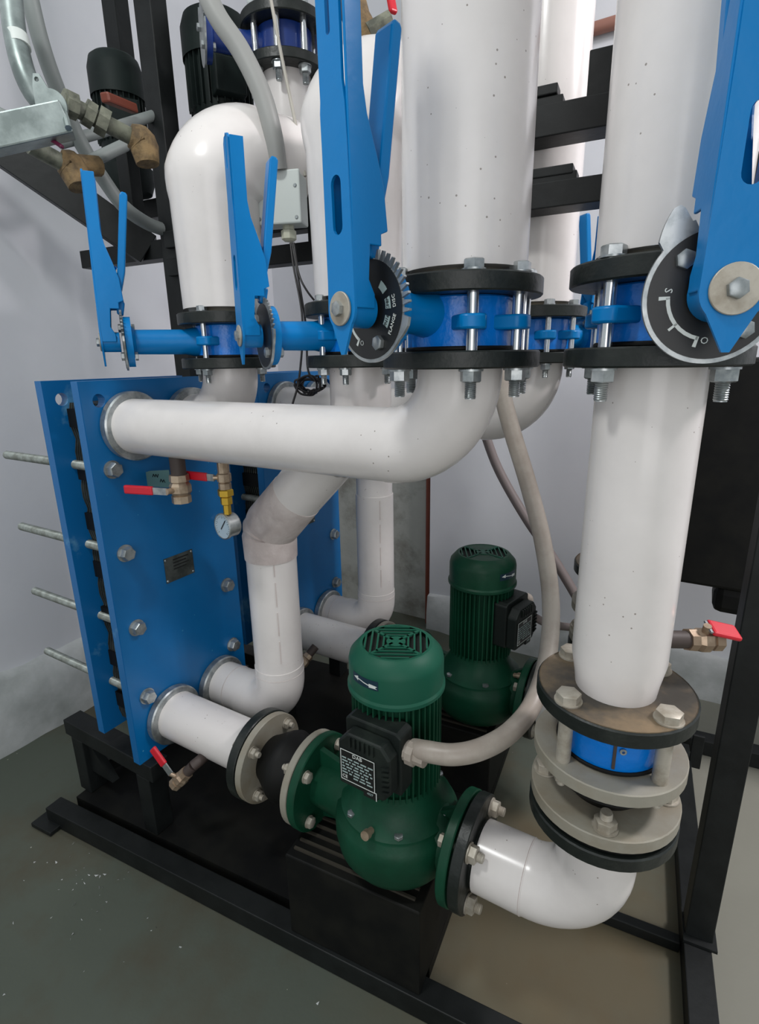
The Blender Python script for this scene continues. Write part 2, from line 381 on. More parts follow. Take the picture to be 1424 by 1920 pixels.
# ================================================================== HEAT EXCHANGERS
X0 = -1.07
def plate_outline(y0, y1, z0, z1): return [(y0, z0), (y1, z0), (y1, z1), (y0, z1)]
HXROD = {}
def heat_exchanger(yc, label, near):
    t = thing('heat_exchanger', label, 'heat exchanger', (X0 - 0.08, yc, 0.05), 'plate heat exchangers')
    y0, y1 = yc - 0.183, yc + 0.183
    ux, uz, n = V((0, 1, 0)), V((0, 0, 1)), V((1, 0, 0))
    hole = [circ(y0 + 0.038, 1.128, 0.014), circ(y1 - 0.038, 1.128, 0.014)]
    bm = B(); plate_hole(bm, plate_outline(y0, y1, 0.262, 1.168), hole, (X0, 0, 0), ux, uz, n, -0.024, 0)
    obj('frame_plate', bm, HXBLUE, t, smooth=False, bevel=0.0)
    bm = B(); plate_hole(bm, plate_outline(y0, y1, 0.3, 1.168), hole, (X0, 0, 0), ux, uz, n, -0.158, -0.134)
    obj('pressure_plate', bm, HXWORN, t, smooth=False, bevel=0.0)
    # worn paint edge strip of the frame plate
    bm = B(); box(bm, (X0 - 0.0235, y0 - 0.0012, 0.262), (X0 - 0.001, y0, 1.168)); obj('worn_edge', bm, HXWORN, t, smooth=False)
    # plate pack: thin corrugated steel plates
    bm = B(); k = 26
    for i in range(k):
        x = X0 - 0.13 + 0.104 * i / k; e = 0.004 * (i % 2)
        nz = 30
        a = [bm.verts.new((x, y0 + 0.045 + e + (0.006 if j % 3 == 0 else 0), 0.32 + 0.80 * j / nz)) for j in range(nz + 1)]
        b = [bm.verts.new((x + 0.0022, y0 + 0.045 + e + (0.006 if j % 3 == 0 else 0), 0.32 + 0.80 * j / nz)) for j in range(nz + 1)]
        c = [bm.verts.new((x + 0.0022, y1 - 0.045, 0.32 + 0.80 * j / nz)) for j in range(nz + 1)]
        d = [bm.verts.new((x, y1 - 0.045, 0.32 + 0.80 * j / nz)) for j in range(nz + 1)]
        for j in range(nz):
            bm.faces.new((a[j], a[j + 1], b[j + 1], b[j])); bm.faces.new((a[j], d[j], d[j + 1], a[j + 1]))
            bm.faces.new((b[j], b[j + 1], c[j + 1], c[j])); bm.faces.new((c[j], c[j + 1], d[j + 1], d[j]))
        bm.faces.new((a[-1], d[-1], c[-1], b[-1])); bm.faces.new((a[0], b[0], c[0], d[0]))
    obj('plate_pack', bm, STEELP, t, kind='stuff', smooth=False, label='stack of thin pressed steel plates')
    # rubber gasket tongues showing along the near edge
    me = None
    for j in range(7):
        z = 0.36 + j * 0.118
        if me is None:
            bm = B(); box(bm, (0.002, 0.008, 0), (0.1, 0.02, 0.04)); me = mesh_of(bm, RUBBER, 'gasket', False)
        inst('gasket', me, (X0 - 0.131, y0 + 0.034, z), t)
    # guide bars
    bm = B(); box(bm, (X0 - 0.134, yc - 0.02, 1.12), (X0 - 0.024, yc + 0.02, 1.15)); obj('guide_bar', bm, HXBLUE, t, smooth=False)
    # tie rods with nuts
    if 'rod' not in HXROD:
        bm = B(); prof = []
        for i in range(150): prof += [(0.0105, i * 0.003), (0.0096, i * 0.003 + 0.0015)]
        lathe(bm, prof, (0, 0, 0), (1, 0, 0), 12); HXROD['rod'] = mesh_of(bm, THREAD, 'tie_rod')
        bm = B(); lathe(bm, [(0.0195, 0), (0.0195, 0.003)], (0, 0, 0), (0, 0, 1), 28); hexprof(bm, 0.0165, 0.003, 0.019, 0.003); 
        lathe(bm, [(0.0085, 0.017), (0.0085, 0.0195)], (0, 0, 0), (0, 0, 1), 16); HXROD['nut'] = mesh_of(bm, ZINC, 'nut')
    for yy in (yc - 0.14, yc + 0.14):
        for z in (0.43, 0.612, 0.795, 0.984):
            r = inst('tie_rod', HXROD['rod'], (X0 - 0.43, yy, z), t)
            inst('nut', HXROD['nut'], (X0 + 0.0005, yy, z), r, zrot((1, 0, 0)) @ Matrix.Rotation(random.uniform(0, 1), 3, 'Z'))
    # port rings
    for yy in (yc - 0.08, yc + 0.08):
        for z in (1.07, 0.345):
            bm = B(); annulus(bm, (X0 + 0.0005, yy, z), (X0 + 0.022, yy, z), 0.074, 0.04, ch=0.003)
            obj('port_ring', bm, ZINC, t)
    # name plate with rivets
    bm = B(); box(bm, (X0 + 0.0004, yc - 0.045, 0.685), (X0 + 0.0018, yc + 0.04, 0.748)); p = obj('name_plate', bm, STEELP, t, smooth=False, label='blank steel name plate')
    for yy in (yc - 0.041, yc + 0.036):
        for z in (0.69, 0.743):
            bm = B(); lathe(bm, [(0.003, 0), (0.002, 0.0016)], (X0 + 0.0018, yy, z), (1, 0, 0), 10); obj('rivet', bm, ZINC, p)
    for i in range(4):
        bm = B(); box(bm, (X0 + 0.0018, yc - 0.02, 0.737 - i * 0.008), (X0 + 0.0021, yc + 0.026 - 0.008 * (i % 2), 0.740 - i * 0.008)); obj('printed_line', bm, LABEL, p, smooth=False)
    # stand: angle beams and legs
    for yy in (y0 + 0.03, y1 - 0.03):
        bm = B(); bar(bm, (X0 - 0.34, yy, 0.28 - 0.04), (X0 + 0.03, yy, 0.24), 0.05, 0.045); obj('stand_rail', bm, BLACK, t, smooth=False, bevel=0.002)
    for xx in (X0 - 0.29, X0 - 0.01):
        for yy in (y0 + 0.03, y1 - 0.03):
            bm = B(); bar(bm, (xx, yy, 0.0505), (xx, yy, 0.218), 0.05, 0.05, (1, 0, 0)); obj('leg', bm, BLACK, t, smooth=False, bevel=0.002)
    bm = B(); prism(bm, [(0, 0), (0.09, 0), (0, 0.1)], (X0 - 0.265, y0 + 0.03, 0.115), (1, 0, 0), (0, 0, 1), (0, 1, 0), -0.01, 0.01); obj('gusset', bm, BLACK, t, smooth=False)
    bm = B(); bar(bm, (X0 - 0.29, y0 + 0.055, 0.09), (X0 - 0.29, y1 - 0.055, 0.09), 0.04, 0.04); obj('stand_rail', bm, BLACK, t, smooth=False)
    return t
heat_exchanger(0.82, 'blue plate heat exchanger in front, with protruding tie rods and pressure gauge before it', True)
heat_exchanger(1.325, 'second blue plate heat exchanger, standing behind the first near the corner', False)
ZT, ZB = 1.07, 0.345      # port heights

# ================================================================== PIPE SPOOLS
def pipe_part(name, pts, r, parent, m=WHITE, n=36):
    bm = B(); tube(bm, pts, r, n); return obj(name, bm, m, parent)
def seam(parent, c, d, r):  # thin raised shell edge
    bm = B(); c = V(c); d = V(d).normalized(); lathe(bm, [(r + 0.0001, -0.001), (r + 0.0012, 0), (r + 0.0001, 0.001)], c, d, 36, False); return obj('shell_seam', bm, TAPE, parent)
Z1, Z2, Z3, Z4 = 1.187, 1.209, 1.277, 1.300     # flange faces of the butterfly valves
VZ1, VZ2, VZ3, VZ4 = Z1, Z2, Z3, Z4
def flange_z(parent, x, y, z0, z1, r, m=BLACKF, name='flange'):
    bm = B(); disc(bm, (x, y, z0), (x, y, z1), r, ch=0.002); return obj(name, bm, m, parent)
def lower_feed(yp, xv, rf, label, cat='pipe', x_start=X0 + 0.012):
    """horizontal pipe from an upper exchanger port, elbow up to the valve's lower flange"""
    t = thing('insulated_pipe', label, cat, (xv, yp, 1.0))
    rb = 0.112; r = 0.0585
    pipe_part('straight_shell', [(x_start, yp, ZT), (xv - rb, yp, ZT)], r, t)
    pipe_part('elbow_shell', fillet([(xv - rb - 0.001, yp, ZT), (xv, yp, ZT), (xv, yp, Z1)], rb - 0.002, 14), r + 0.001, t)
    flange_z(t, xv, yp, Z1, Z2, rf)
    return t
P1 = lower_feed(0.737, -0.305, 0.108, 'large white horizontal pipe crossing in front of the blue exchanger and elbowing up')
lower_feed(0.902, -0.922, 0.101, 'short white pipe from the far top port up to the left valve')
lower_feed(1.242, -0.335, 0.10, 'white pipe with elbow behind the large front elbow, feeding the rear valve')
# suction spools into the pumps
def suction(yp, x1, label):
    t = thing('insulated_pipe', label, 'pipe', (-0.9, yp, 0.28))
    pipe_part('straight_shell', [(X0 + 0.012, yp, ZB), (x1 - 0.02, yp, ZB)], 0.0585, t)
    bm = B(); disc(bm, (x1 - 0.022, yp, ZB), (x1, yp, ZB), 0.1, ch=0.002); obj('flange', bm, BLACKF, t)
    return t
YP = 0.742
suction(YP, -0.755, 'short white pipe from the near bottom port to the front green pump')
suction(YP + 0.505, -0.755, 'white pipe running low behind the bent riser to the rear green pump')
# bent riser: lower far port up, 45 degree jog, to the middle valve
def riser(yp, xr, xv, label):
    t = thing('insulated_pipe', label, 'pipe', (xr, yp, 0.28))
    r = 0.0595; rb = 0.1
    pipe_part('straight_shell', [(X0 + 0.012, yp, ZB), (xr - rb + 0.005, yp, ZB)], r - 0.001, t)
    seam(t, (xr - 0.16, yp, ZB), (1, 0, 0), r - 0.001)
    pipe_part('elbow_shell', fillet([(xr - rb - 0.02, yp, ZB), (xr, yp, ZB), (xr, yp, 0.47)], rb - 0.012, 12), r + 0.0015, t)
    zb = 0.825
    pipe_part('straight_shell', [(xr, yp, 0.44), (xr, yp, zb - 0.03)], r, t)
    seam(t, (xr, yp, 0.452), (0, 0, 1), r + 0.001)
    dx = xv - xr
    if dx > 0.05:
        za = zb + dx
        bend = fillet([(xr, yp, zb - 0.07), (xr, yp, zb), (xr + 0.09, yp, zb + 0.09)], 0.035, 6)
        pipe_part('tape_wrap', bend, [r + 0.0025 + 0.0018 * math.sin(i * 2.1) for i in range(len(bend))], t, TAPE)
        pipe_part('straight_shell', [(xr + 0.012, yp, zb + 0.012), (xv - 0.01, yp, za - 0.01)], r, t)
        pipe_part('elbow_shell', fillet([(xv - 0.08, yp, za - 0.08), (xv, yp, za), (xv, yp, Z1)], 0.07, 8), r, t)
    else:
        pipe_part('straight_shell', [(xr, yp, zb - 0.04), (xv, yp, Z1)], r - 0.003, t)
        bm = B(); lathe(bm, [(r, 0), (r + 0.003, 0.01), (r + 0.004, 0.05), (r, 0.07)], (xr, yp, 0.86), (0, 0, 1), 32, False); obj('tape_wrap', bm, TAPE, t)
    bm = B()
    for k in range(4):   # overlapping edge of the plastic jacket
        q = V((xr, yp, 0)) + azd(47) * (r + 0.0003); bar(bm, q + V((0, 0, 0.5 + k * 0.075)), q + V((0, 0, 0.56 + k * 0.075)), 0.0022, 0.0016, azd(47))
    obj('jacket_overlap', bm, TAPE, t, smooth=False)
    flange_z(t, xv, yp, Z1, Z2, 0.1)
    return t
riser(0.902, -0.842, -0.578, 'bent white riser with taped 45 degree joint beside the front exchanger')
riser(1.407, -0.86, -0.86, 'straight white riser with taped collar near the brown pipe in the corner')

# ------------------------------------------------------------------ upper spools
def upper_riser(x, y, label, r0, r1, ztop, rf, bend_to=None, zc=None, ox=0.0, oy=0.0):
    t = thing('insulated_pipe', label, 'pipe', (x, y, Z3))
    flange_z(t, x, y, Z3, Z4, rf)
    bm = B(); lathe(bm, [(0.062, 0), (0.06, 0.012)], (x, y, Z4 - 0.001), (0, 0, 1), 32); obj('pipe_neck', bm, GREYF, t)
    if bend_to is None:
        pipe_part('straight_shell', [(x + ox, y + oy, Z4 + 0.009), (x + ox, y + oy, ztop)], [r0, r1], t)
    else:
        e = V(bend_to)
        path = fillet([(x + ox, y + oy, Z4 + 0.009), (x + ox, y + oy, zc), (e.x, e.y, zc)], 0.09, 14)
        n = len(path); rr = [r0 + (r1 - r0) * min(1, i / 4) for i in range(n)]; rr[0] = r0
        pipe_part('elbow_shell', path, rr, t, n=44)
        d = (V((e.x, e.y, 0)) - V((x, y, 0))).normalized()
        bm = B(); disc(bm, V((e.x, e.y, zc)), V((e.x, e.y, zc)) + d * 0.05, r1 * 0.95); obj('end_ring', bm, RUBBER, t)
    return t
upper_riser(-0.305, 0.735, 'thick white riser in the centre foreground above the largest front valve', 0.083, 0.083, 2.35, 0.108, ox=0.004)
upper_riser(-0.06, 0.745, 'white riser at the right edge above the valve with the printed dial', 0.075, 0.075, 2.3, 0.102)
upper_riser(-0.335, 1.242, 'white riser seen between the two thick risers, above the rear valve', 0.07, 0.07, 2.6, 0.10, ox=0.0)
upper_riser(-0.922, 0.902, 'left white insulated elbow with rounded top behind the blue levers', 0.086, 0.102, 0, 0.101, bend_to=(-0.87, 1.07), zc=1.605)
upper_riser(-0.578, 0.902, 'white insulated elbow with rounded top just behind the big blue lever', 0.08, 0.098, 0, 0.1, bend_to=(-0.535, 1.12), zc=1.635)

# ================================================================== BUTTERFLY VALVES
def dial_texts(t, c, u0, v0, n, R, plate, rot=0.0):
    """printed ring of the notch plate; u right, v up, n outward, c centre of face"""
    cr, sr = math.cos(math.radians(rot)), math.sin(math.radians(rot)); u = u0 * cr + v0 * sr; v = v0 * cr - u0 * sr
    def at(deg, r): a = math.radians(deg); return V(c) + u * (r * math.cos(a)) + v * (r * math.sin(a)) + n * 0.0012
    def wedge(d0, d1, r0, r1, m, name):
        bm = B(); k = 8; pts = [(r1 * math.cos(math.radians(d0 + (d1 - d0) * i / k)), r1 * math.sin(math.radians(d0 + (d1 - d0) * i / k))) for i in range(k + 1)]
        pts += [(r0 * math.cos(math.radians(d1 - (d1 - d0) * i / k)), r0 * math.sin(math.radians(d1 - (d1 - d0) * i / k))) for i in range(k + 1)]
        prism(bm, pts, V(c) + n * 0.0008, u, v, n, 0, 0.0005); return obj(name, bm, m, plate, smooth=False)
    s = R / 0.0575
    for d, w, word, tx in ((-6, 21, 'FLANGE', 'PN16'), (28, 21, 'DISC', 'CF8M'), (62, 21, None, None)):
        wedge(d - w / 2, d + w / 2, 0.029 * s, 0.0375 * s, TAGG, 'print_box')
        a = math.radians(d)
        if tx is None: continue
        text('lettering', tx, at(d, 0.0333 * s) + n * 0.0004, u * -math.sin(a) + v * math.cos(a), u * -math.cos(a) - v * math.sin(a), 0.0062 * s, LABEL, plate)
        text('lettering', word, at(d, 0.0435 * s), u * -math.sin(a) + v * math.cos(a), u * -math.cos(a) - v * math.sin(a), 0.0066 * s, INK, plate)
    wedge(182, 257, 0.0365 * s, 0.0398 * s, INK, 'scale_arc')
    wedge(180.5, 184.5, 0.0365 * s, 0.046 * s, INK, 'scale_mark'); wedge(219, 222, 0.0365 * s, 0.0455 * s, INK, 'scale_mark'); wedge(254, 258, 0.0365 * s, 0.046 * s, INK, 'scale_mark')
    text('lettering', 'S', at(173, 0.039 * s), u * -1 * math.sin(math.radians(170)) + v * math.cos(math.radians(170)), -u * math.cos(math.radians(170)) - v * math.sin(math.radians(170)), 0.0095 * s, INK, plate)
    text('lettering', 'O', at(266, 0.0395 * s), u, v, 0.0085 * s, INK, plate)

def butterfly_valve(x, y, label, az, reach, bolts, rb, s=1.0, lever=True, dial=True, body_r=0.066, big=True, tilt=0.0, rings=True, ltop=0.335, kout=0.02, dz=0.0, rot=0.0, ears=None, W=0.0215, hub=0.0205, wr=0.0185, zo=0.0, paint=None, simple=False):
    """wafer valve between the two flanges; az: direction of the stem (from -Y towards +X)"""
    Z1, Z2, Z3, Z4 = VZ1 + zo, VZ2 + zo, VZ3 + zo, VZ4 + zo
    zc = (Z2 + Z3) / 2
    t = thing('butterfly_valve', label, 'valve', (x, y, Z2), 'butterfly valves with blue levers')
    n = azd(az); u = V((n.y * -1, n.x, 0)); u = V((0, 0, 1)).cross(n); v = V((0, 0, 1)); c = V((x, y, zc))
    bm = B(); annulus(bm, (x, y, Z2 + 0.0005), (x, y, Z3 - 0.0005), body_r, 0.05, 48, 0.002); obj('body', bm, paint or VBLUE, t)
    bm = B(); annulus(bm, (x, y, Z2 + 0.0002), (x, y, Z2 + 0.006), body_r + 0.003, 0.05, 48); obj('seat_gasket', bm, RUBBER, t)
    # guide ears around the bolts
    for k, a in enumerate(bolts):
        d = azd(a); p = c + d * rb
        if ears is None or a in ears:
            bm = B(); tdir = V((0, 0, 1)).cross(d)
            prism(bm, [(-0.026, -0.036), (-0.016, 0.008), (-0.008, 0.014), (0.008, 0.014), (0.016, 0.008), (0.026, -0.036)], p - d * 0.0 , tdir, d, (0, 0, 1), -0.009, 0.009); obj('guide_ear', bm, LEVER, t, bevel=0.003)
        sh, hd, nt = ((mk['rodM'], HEAD_M, NUT_M) if big else (mk['rodS'], HEAD_S, NUT_S))
        b = inst('bolt', sh, V((p.x, p.y, Z1 - 0.001)), t)
        rz = Matrix.Rotation(random.uniform(0, 1), 3, 'Z')
        inst('bolt_head', hd, V((p.x, p.y, Z4 + 0.0005)), b, rz)
        inst('nut', nt, V((p.x, p.y, Z1 - 0.0005)), b, Matrix.Rotation(math.pi, 3, 'X') @ rz)
    # neck and mounting flange
    c = c + V((0, 0, dz))
    bm = B(); 
    lathe(bm, [(0.031, 0.04), (0.03, 0.07), (0.0255, 0.09), (0.0245, reach - 0.024), (0.032, reach - 0.018)], c, n, 28); obj('neck', bm, paint or LEVER, t)
    bm = B(); r5 = 0.052 * s
    plate_hole(bm, circ(0, 0, r5, 28), [], c + n * (reach - 0.018), u, v, n, 0, 0.013); obj('mounting_flange', bm, paint or LEVER, t, bevel=0.002)
    # notch plate: toothed top right quarter
    R = 0.066 * s; out = []
    for i in range(360 // 2):
        a = 2 * i; q = (a - 62 + 180) % 360 - 180; r = R if abs(q) < 62 else (0.0595 * s if abs(q) > 80 else R - (abs(q) - 62) / 18 * 0.0065 * s)
        if 50 < q < 78: r = R + 0.017 * s * min(1, (78 - q) / 20, (q - 49) / 4)
        if -52 <= q <= 48 and (a // 2) % 4 in (1, 2): r = R - 0.0115 * s
        ar = math.radians(a + rot); out.append((r * math.cos(ar), r * math.sin(ar)))
    c0 = c + n * reach
    bm = B(); plate_hole(bm, out, [], c0, u, v, n, -0.004, 0); pl = obj('notch_plate', bm, ZINC, t, smooth=False)
    # ear of the notch plate
    if lever:
        bm = B(); lathe(bm, [(0.0555 * s, 0), (0.0555 * s, 0.0008)], c0 + n * 0.0001, n, 56); obj('dial_label', bm, LABEL, pl)
    if dial: dial_texts(t, c0 + n * 0.0002, u, v, n, 0.0575 * s, pl, rot)
    for a in (133 + rot, 313 + rot):
        p = c0 + u * (0.041 * s * math.cos(math.radians(a))) + v * (0.041 * s * math.sin(math.radians(a)))
        b = inst('bolt_head', HEAD_T, p + n * 0.001, pl, zrot(n)); b2 = inst('nut', HEAD_T, p - n * 0.019, pl, zrot(-n))
    if not lever: return t
    # lever: pressed channel, hub, washer, pointer, squeeze trigger with spring
    lv = V((0, 0, 1)); h0 = 0.012 * s; ho = 0.043 * s   # inner and outer face distance from the dial
    lean = tilt
    def L(du, dz, dn): return c0 + u * ((du + dz * lean) * s) + lv * (dz * s) + n * (dn * s)
    lever_o = B()
    # web (outer face) outline in (u, z): hub circle, pointer, long handle
    web = []; WH = W + 0.003
    for i in range(0, 9): a = math.radians(180 + 4 + i * 5); web.append((WH * math.cos(a), WH * math.sin(a)))
    web += [(0.003, -0.05), (-0.003, -0.05)][::-1]
    for i in range(0, 9): a = math.radians(316 + i * 5); web.append((WH * math.cos(a), WH * math.sin(a)))
    top = ltop
    web += [(W + 0.002, 0.03), (W, 0.16), (W - 0.001, 0.195), (W - 0.004, 0.215), (W - 0.004, top - 0.008), (W - 0.011, top), (-W + 0.009, top), (-W + 0.003, top - 0.008), (-W + 0.003, 0.215), (-W, 0.195), (-W, 0.16), (-W - 0.002, 0.03)]
    holes = [slot(0.0, 0.105, 0.017, 0.058)]
    holes.append(slot(-0.001, 0.30 if top > 0.34 else 0.292, 0.007, min(0.085, (top - 0.265) * 1.05)))
    uu = (u + 0 * v); vv = lv
    # lever leans outward with height: shear outward by k
    bm = B()
    shear = Matrix(((1, 0, 0), (0, 1, 0), (0, 0, 1)))
    plate_hole(bm, web, holes, (0, 0, 0), (1, 0, 0), (0, 1, 0), (0, 0, 1), 0.0395, 0.043)
    # side flanges: outline in (z, depth)
    prof = [(0.0, 0.041), (0.26, 0.041), (top - 0.006, 0.041), (top - 0.006, 0.019), (0.215, 0.019), (0.19, 0.015), (0.155, 0.003), (0.125, -0.006), (0.082, -0.010), (0.078, 0.0), (0.066, 0.0), (0.066, 0.017), (0.03, 0.02), (0.015, 0.012), (0.0, 0.012)]
    for sx in (-1, 1):
        pp = [(z, dn) for z, dn in prof]
        x0 = sx * (W - (0.0 if True else 0))
        o = (sx * W, 0, 0)
        prism(bm, pp, o, (0, 1, 0), (0, 0, 1), (1, 0, 0), -0.0018, 0.0018)
    for q in bm.verts:
        du, dz, dn = q.co
        dn2 = dn + max(0, dz - 0.03) * kout
        q.co = L(du, dz, dn2)
    lo = obj('lever', bm, LEVER, t, smooth=False, bevel=0.0012)
    bm = B(); cyl(bm, L(0, 0, 0.006), L(0, 0, 0.04), hub * s, n=32); obj('hub', bm, LEVER, lo)
    bm = B(); disc(bm, L(0, 0, 0.0432), L(0, 0, 0.0462), wr * s, 40, 0.0006); wa = obj('washer', bm, DUSTZ, lo)
    inst('bolt_head', HEAD_T, L(0, 0, 0.0462), wa, zrot(n))
    # trigger
    bm = B(); tw = 0.0145
    tp = [(0.08, 0.012), (0.105, 0.004), (0.14, -0.006), (0.285, -0.028)] if not simple else [(0.10, 0.012), (0.29, -0.02)]
    sc = 1.0
    pts = [(z * (1 if i < 2 else sc), d) for i, (z, d) in enumerate(tp)]
    outl = [(z, d) for z, d in pts] + [(pts[-1][0] + 0.006, pts[-1][1] - 0.004), (pts[-1][0] + 0.004, pts[-1][1] - 0.012)] + [(z, d - (0.006 if i == 0 else 0.015)) for i, (z, d) in reversed(list(enumerate(pts)))]
    prism(bm, outl, (0, 0, 0), (0, 1, 0), (0, 0, 1), (1, 0, 0), -tw, tw)
    # catch tooth engaging the notches
    prism(bm, [(0.053, -0.007), (0.08, -0.013), (0.09, 0.004), (0.057, 0.005)], (0, 0, 0), (0, 1, 0), (0, 0, 1), (1, 0, 0), -0.008, 0.008)
    for q in bm.verts:
        du, dz, dn = q.co; q.co = L(du, dz, dn + max(0, dz - 0.03) * kout * 0.3)
    obj('trigger', bm, LEVER, t, smooth=False, bevel=0.0025)
    bm = B(); pts = [L(0.006 * math.cos(i * 0.8), 0.145 + 0.006 * math.sin(i * 0.8), -0.006 + 0.024 * i / 40) for i in range(41)]; tube(bm, pts, 0.0012 * s, 6); obj('spring', bm, VBLUE, lo)
    return t
mk = {'rodM': mk_rod(0.0075, Z4 - Z1, CHROME), 'rodS': mk_rod(0.006, Z4 - Z1, CHROME)}

butterfly_valve(-0.305, 0.735, 'blue butterfly valve under the thick centre riser, with the largest lever and toothed dial', -18, 0.163, [-42, 32, 77, 122, 167, 212, 257], 0.089, 1.0, ltop=0.42, body_r=0.072, dz=0.013, rot=-18, ears=(32, 77, 167, 257))
butterfly_valve(-0.06, 0.745, 'blue butterfly valve at right edge, black dial marked PN16 facing the viewer', 20.5, 0.155, [-31, 59, 149, 239], 0.086, 1.0, ltop=0.42, dz=0.008, W=0.024, wr=0.0205, hub=0.024)
butterfly_valve(-0.922, 0.902, 'leftmost blue butterfly valve, its lever standing in front of the left wall', -36, 0.21, [11, 101, 191, 281], 0.081, 0.95, dial=False, big=False, ltop=0.325, kout=-0.03)
butterfly_valve(-0.578, 0.902, 'blue butterfly valve half hidden behind the big lever, its own lever before the left elbow', -33, 0.183, [-23, 14, 70, 115, 160, 205, 250], 0.081, 0.95, dial=False, big=False, ltop=0.315, kout=-0.008)
butterfly_valve(-0.335, 1.242, 'small looking blue butterfly valve at the back between the thick risers', 140, 0.13, [30, 75, 195, 240, 285, 330], 0.081, 0.85, dial=False, big=False, ltop=0.30)

# ================================================================== PUMPS
def pump(x, y, label, box_az, solid):
    t = thing('inline_pump', label, 'pump', (x, y, 0.26), 'green inline pumps')
    c = V((x, y, 0))
    xs, xd = -0.612, -0.272       # outer flange faces relative to first pump axis
    # volute
    bm = B(); lathe(bm, [(0.03, 0.262), (0.08, 0.265), (0.1, 0.278), (0.115, 0.302), (0.12, 0.33), (0.12, 0.356), (0.117, 0.374), (0.108, 0.384), (0.108, 0.392), (0.1, 0.398), (0.088, 0.412), (0.078, 0.435), (0.076, 0.455)], c, (0, 0, 1), 48); vo = obj('volute', bm, GREEN, t, ang=50)
    # necks
    dx = x - (-0.415)
    bm = B(); tube(bm, [(x - 0.06, y, ZB), (x - 0.12, y, ZB), (xs + dx + 0.016, y, ZB)], [0.075, 0.052, 0.046], 28); obj('suction_neck', bm, GREEN, t)
    bm = B(); tube(bm, [(x + 0.06, y, ZB), (x + 0.1, y, ZB), (xd + dx - 0.016, y, ZB)], [0.08, 0.058, 0.05], 28); obj('discharge_neck', bm, GREEN, t)
    for s in (-1, 1):
        for q in (-1, 1):
            bm = B(); x1 = (xs if s < 0 else xd) + dx
            prism(bm, [(x + s * 0.09, 0.06 * q), (x1 - s * 0.014, 0.085 * q), (x1 - s * 0.014, 0.03 * q), (x + s * 0.09, 0.03 * q)], (0, y, ZB), (1, 0, 0), (0, 0, 1), (0, 1, 0), -0.006, 0.006); obj('web_rib', bm, GREEN, t, smooth=False)
    for x1, x2, nm in ((xs, xs + 0.018, 'suction_flange'), (xd - 0.018, xd, 'discharge_flange')):
        bm = B(); disc(bm, (x1 + dx, y, ZB), (x2 + dx, y, ZB), 0.1, 48, 0.002); f = obj(nm, bm, GREEN, t)
        for k in range(4):
            a = math.radians(45 + 90 * k); p = V((0, y + 0.078 * math.cos(a), ZB + 0.078 * math.sin(a)))
            if x1 < -0.4: inst('bolt_head', HEAD_D, V((x2 + dx + 0.0005, p.y, p.z)), f, zrot((1, 0, 0)))
            else: inst('bolt_head', HEAD_D, V((x1 + dx - 0.0005, p.y, p.z)), f, zrot((-1, 0, 0)))
    # motor
    bm = B(); lathe(bm, [(0.062, 0.44), (0.07, 0.455), (0.07, 0.645)], c, (0, 0, 1), 40); mo = obj('motor_body', bm, GREEN, t)
    me = None
    for k in range(44):
        a = 2 * math.pi * k / 44
        if me is None:
            bm = B(); box(bm, (0.068, -0.0014, 0), (0.0815, 0.0014, 0.196)); me = mesh_of(bm, GREEN, 'cooling_fin', False)
        inst('cooling_fin', me, V((x, y, 0.45)), mo, Matrix.Rotation(a, 3, 'Z'))
    bm = B(); lathe(bm, [(0.0845, 0.640), (0.0875, 0.643), (0.0875, 0.649), (0.0845, 0.653), (0.0845, 0.695), (0.082, 0.705), (0.069, 0.720), (0.064, 0.723), (0.059, 0.723)], c, (0, 0, 1), 48, False)
    fc = obj('fan_cover', bm, GREEND if not solid else GREEN, t, ang=30)
    bm = B(); lathe(bm, [(0.059, 0), (0.059, 0.002)], c + V((0, 0, 0.714)), (0, 0, 1), 40); obj('grille_backing', bm, GRILLE, fc)
    # grille: frame ring, cross ribs, slats in the four quadrants
    g0 = math.radians(72); zt = 0.7225
    for k in range(4):
        a = g0 + k * math.pi / 2
        bm = B(); bar(bm, c + V((0, 0, zt)) + V((math.cos(a), math.sin(a), 0)) * 0.008, c + V((0, 0, zt)) + V((math.cos(a), math.sin(a), 0)) * 0.06, 0.005, 0.003); obj('grille_rib', bm, GREEND, fc, smooth=False)
        d = V((math.cos(a + math.pi / 4), math.sin(a + math.pi / 4), 0)); sd = V((-d.y, d.x, 0))
        if solid and k % 2 == 0:
            bm = B(); pts = [(0, 0)] + [(0.06 * math.cos(a + i * math.pi / 20), 0.06 * math.sin(a + i * math.pi / 20)) for i in range(11)]
            prism(bm, pts, c, (1, 0, 0), (0, 1, 0), (0, 0, 1), zt - 0.002, zt); obj('grille_panel', bm, GREEN, fc, smooth=False); continue
        for j in range(2, 6):
            q = 0.0108 * j; hw = min(q, math.sqrt(max(0.0, 0.059 ** 2 - q * q)))
            if hw < 0.004: continue
            bm = B(); bar(bm, c + V((0, 0, zt)) + d * q - sd * hw, c + V((0, 0, zt)) + d * q + sd * hw, 0.0032, 0.003); obj('grille_slat', bm, GREEND, fc, smooth=False)
    bm = B(); lathe(bm, [(0.017, 0), (0.017, 0.003)], c + V((0, 0, zt - 0.0015)), (0, 0, 1), 20); obj('grille_hub', bm, GREEND, fc)
    # rotation arrow on the cover (curved sticker)
    bm = B(); aa = box_az - 8; rr = 0.0853
    def cp(w, z): a = math.radians(aa) + w / rr; return c + V((math.sin(a) * rr, -math.cos(a) * rr, z))
    def cpoly(pts): bm.faces.new([bm.verts.new(cp(w, 0.683 + z)) for w, z in pts])
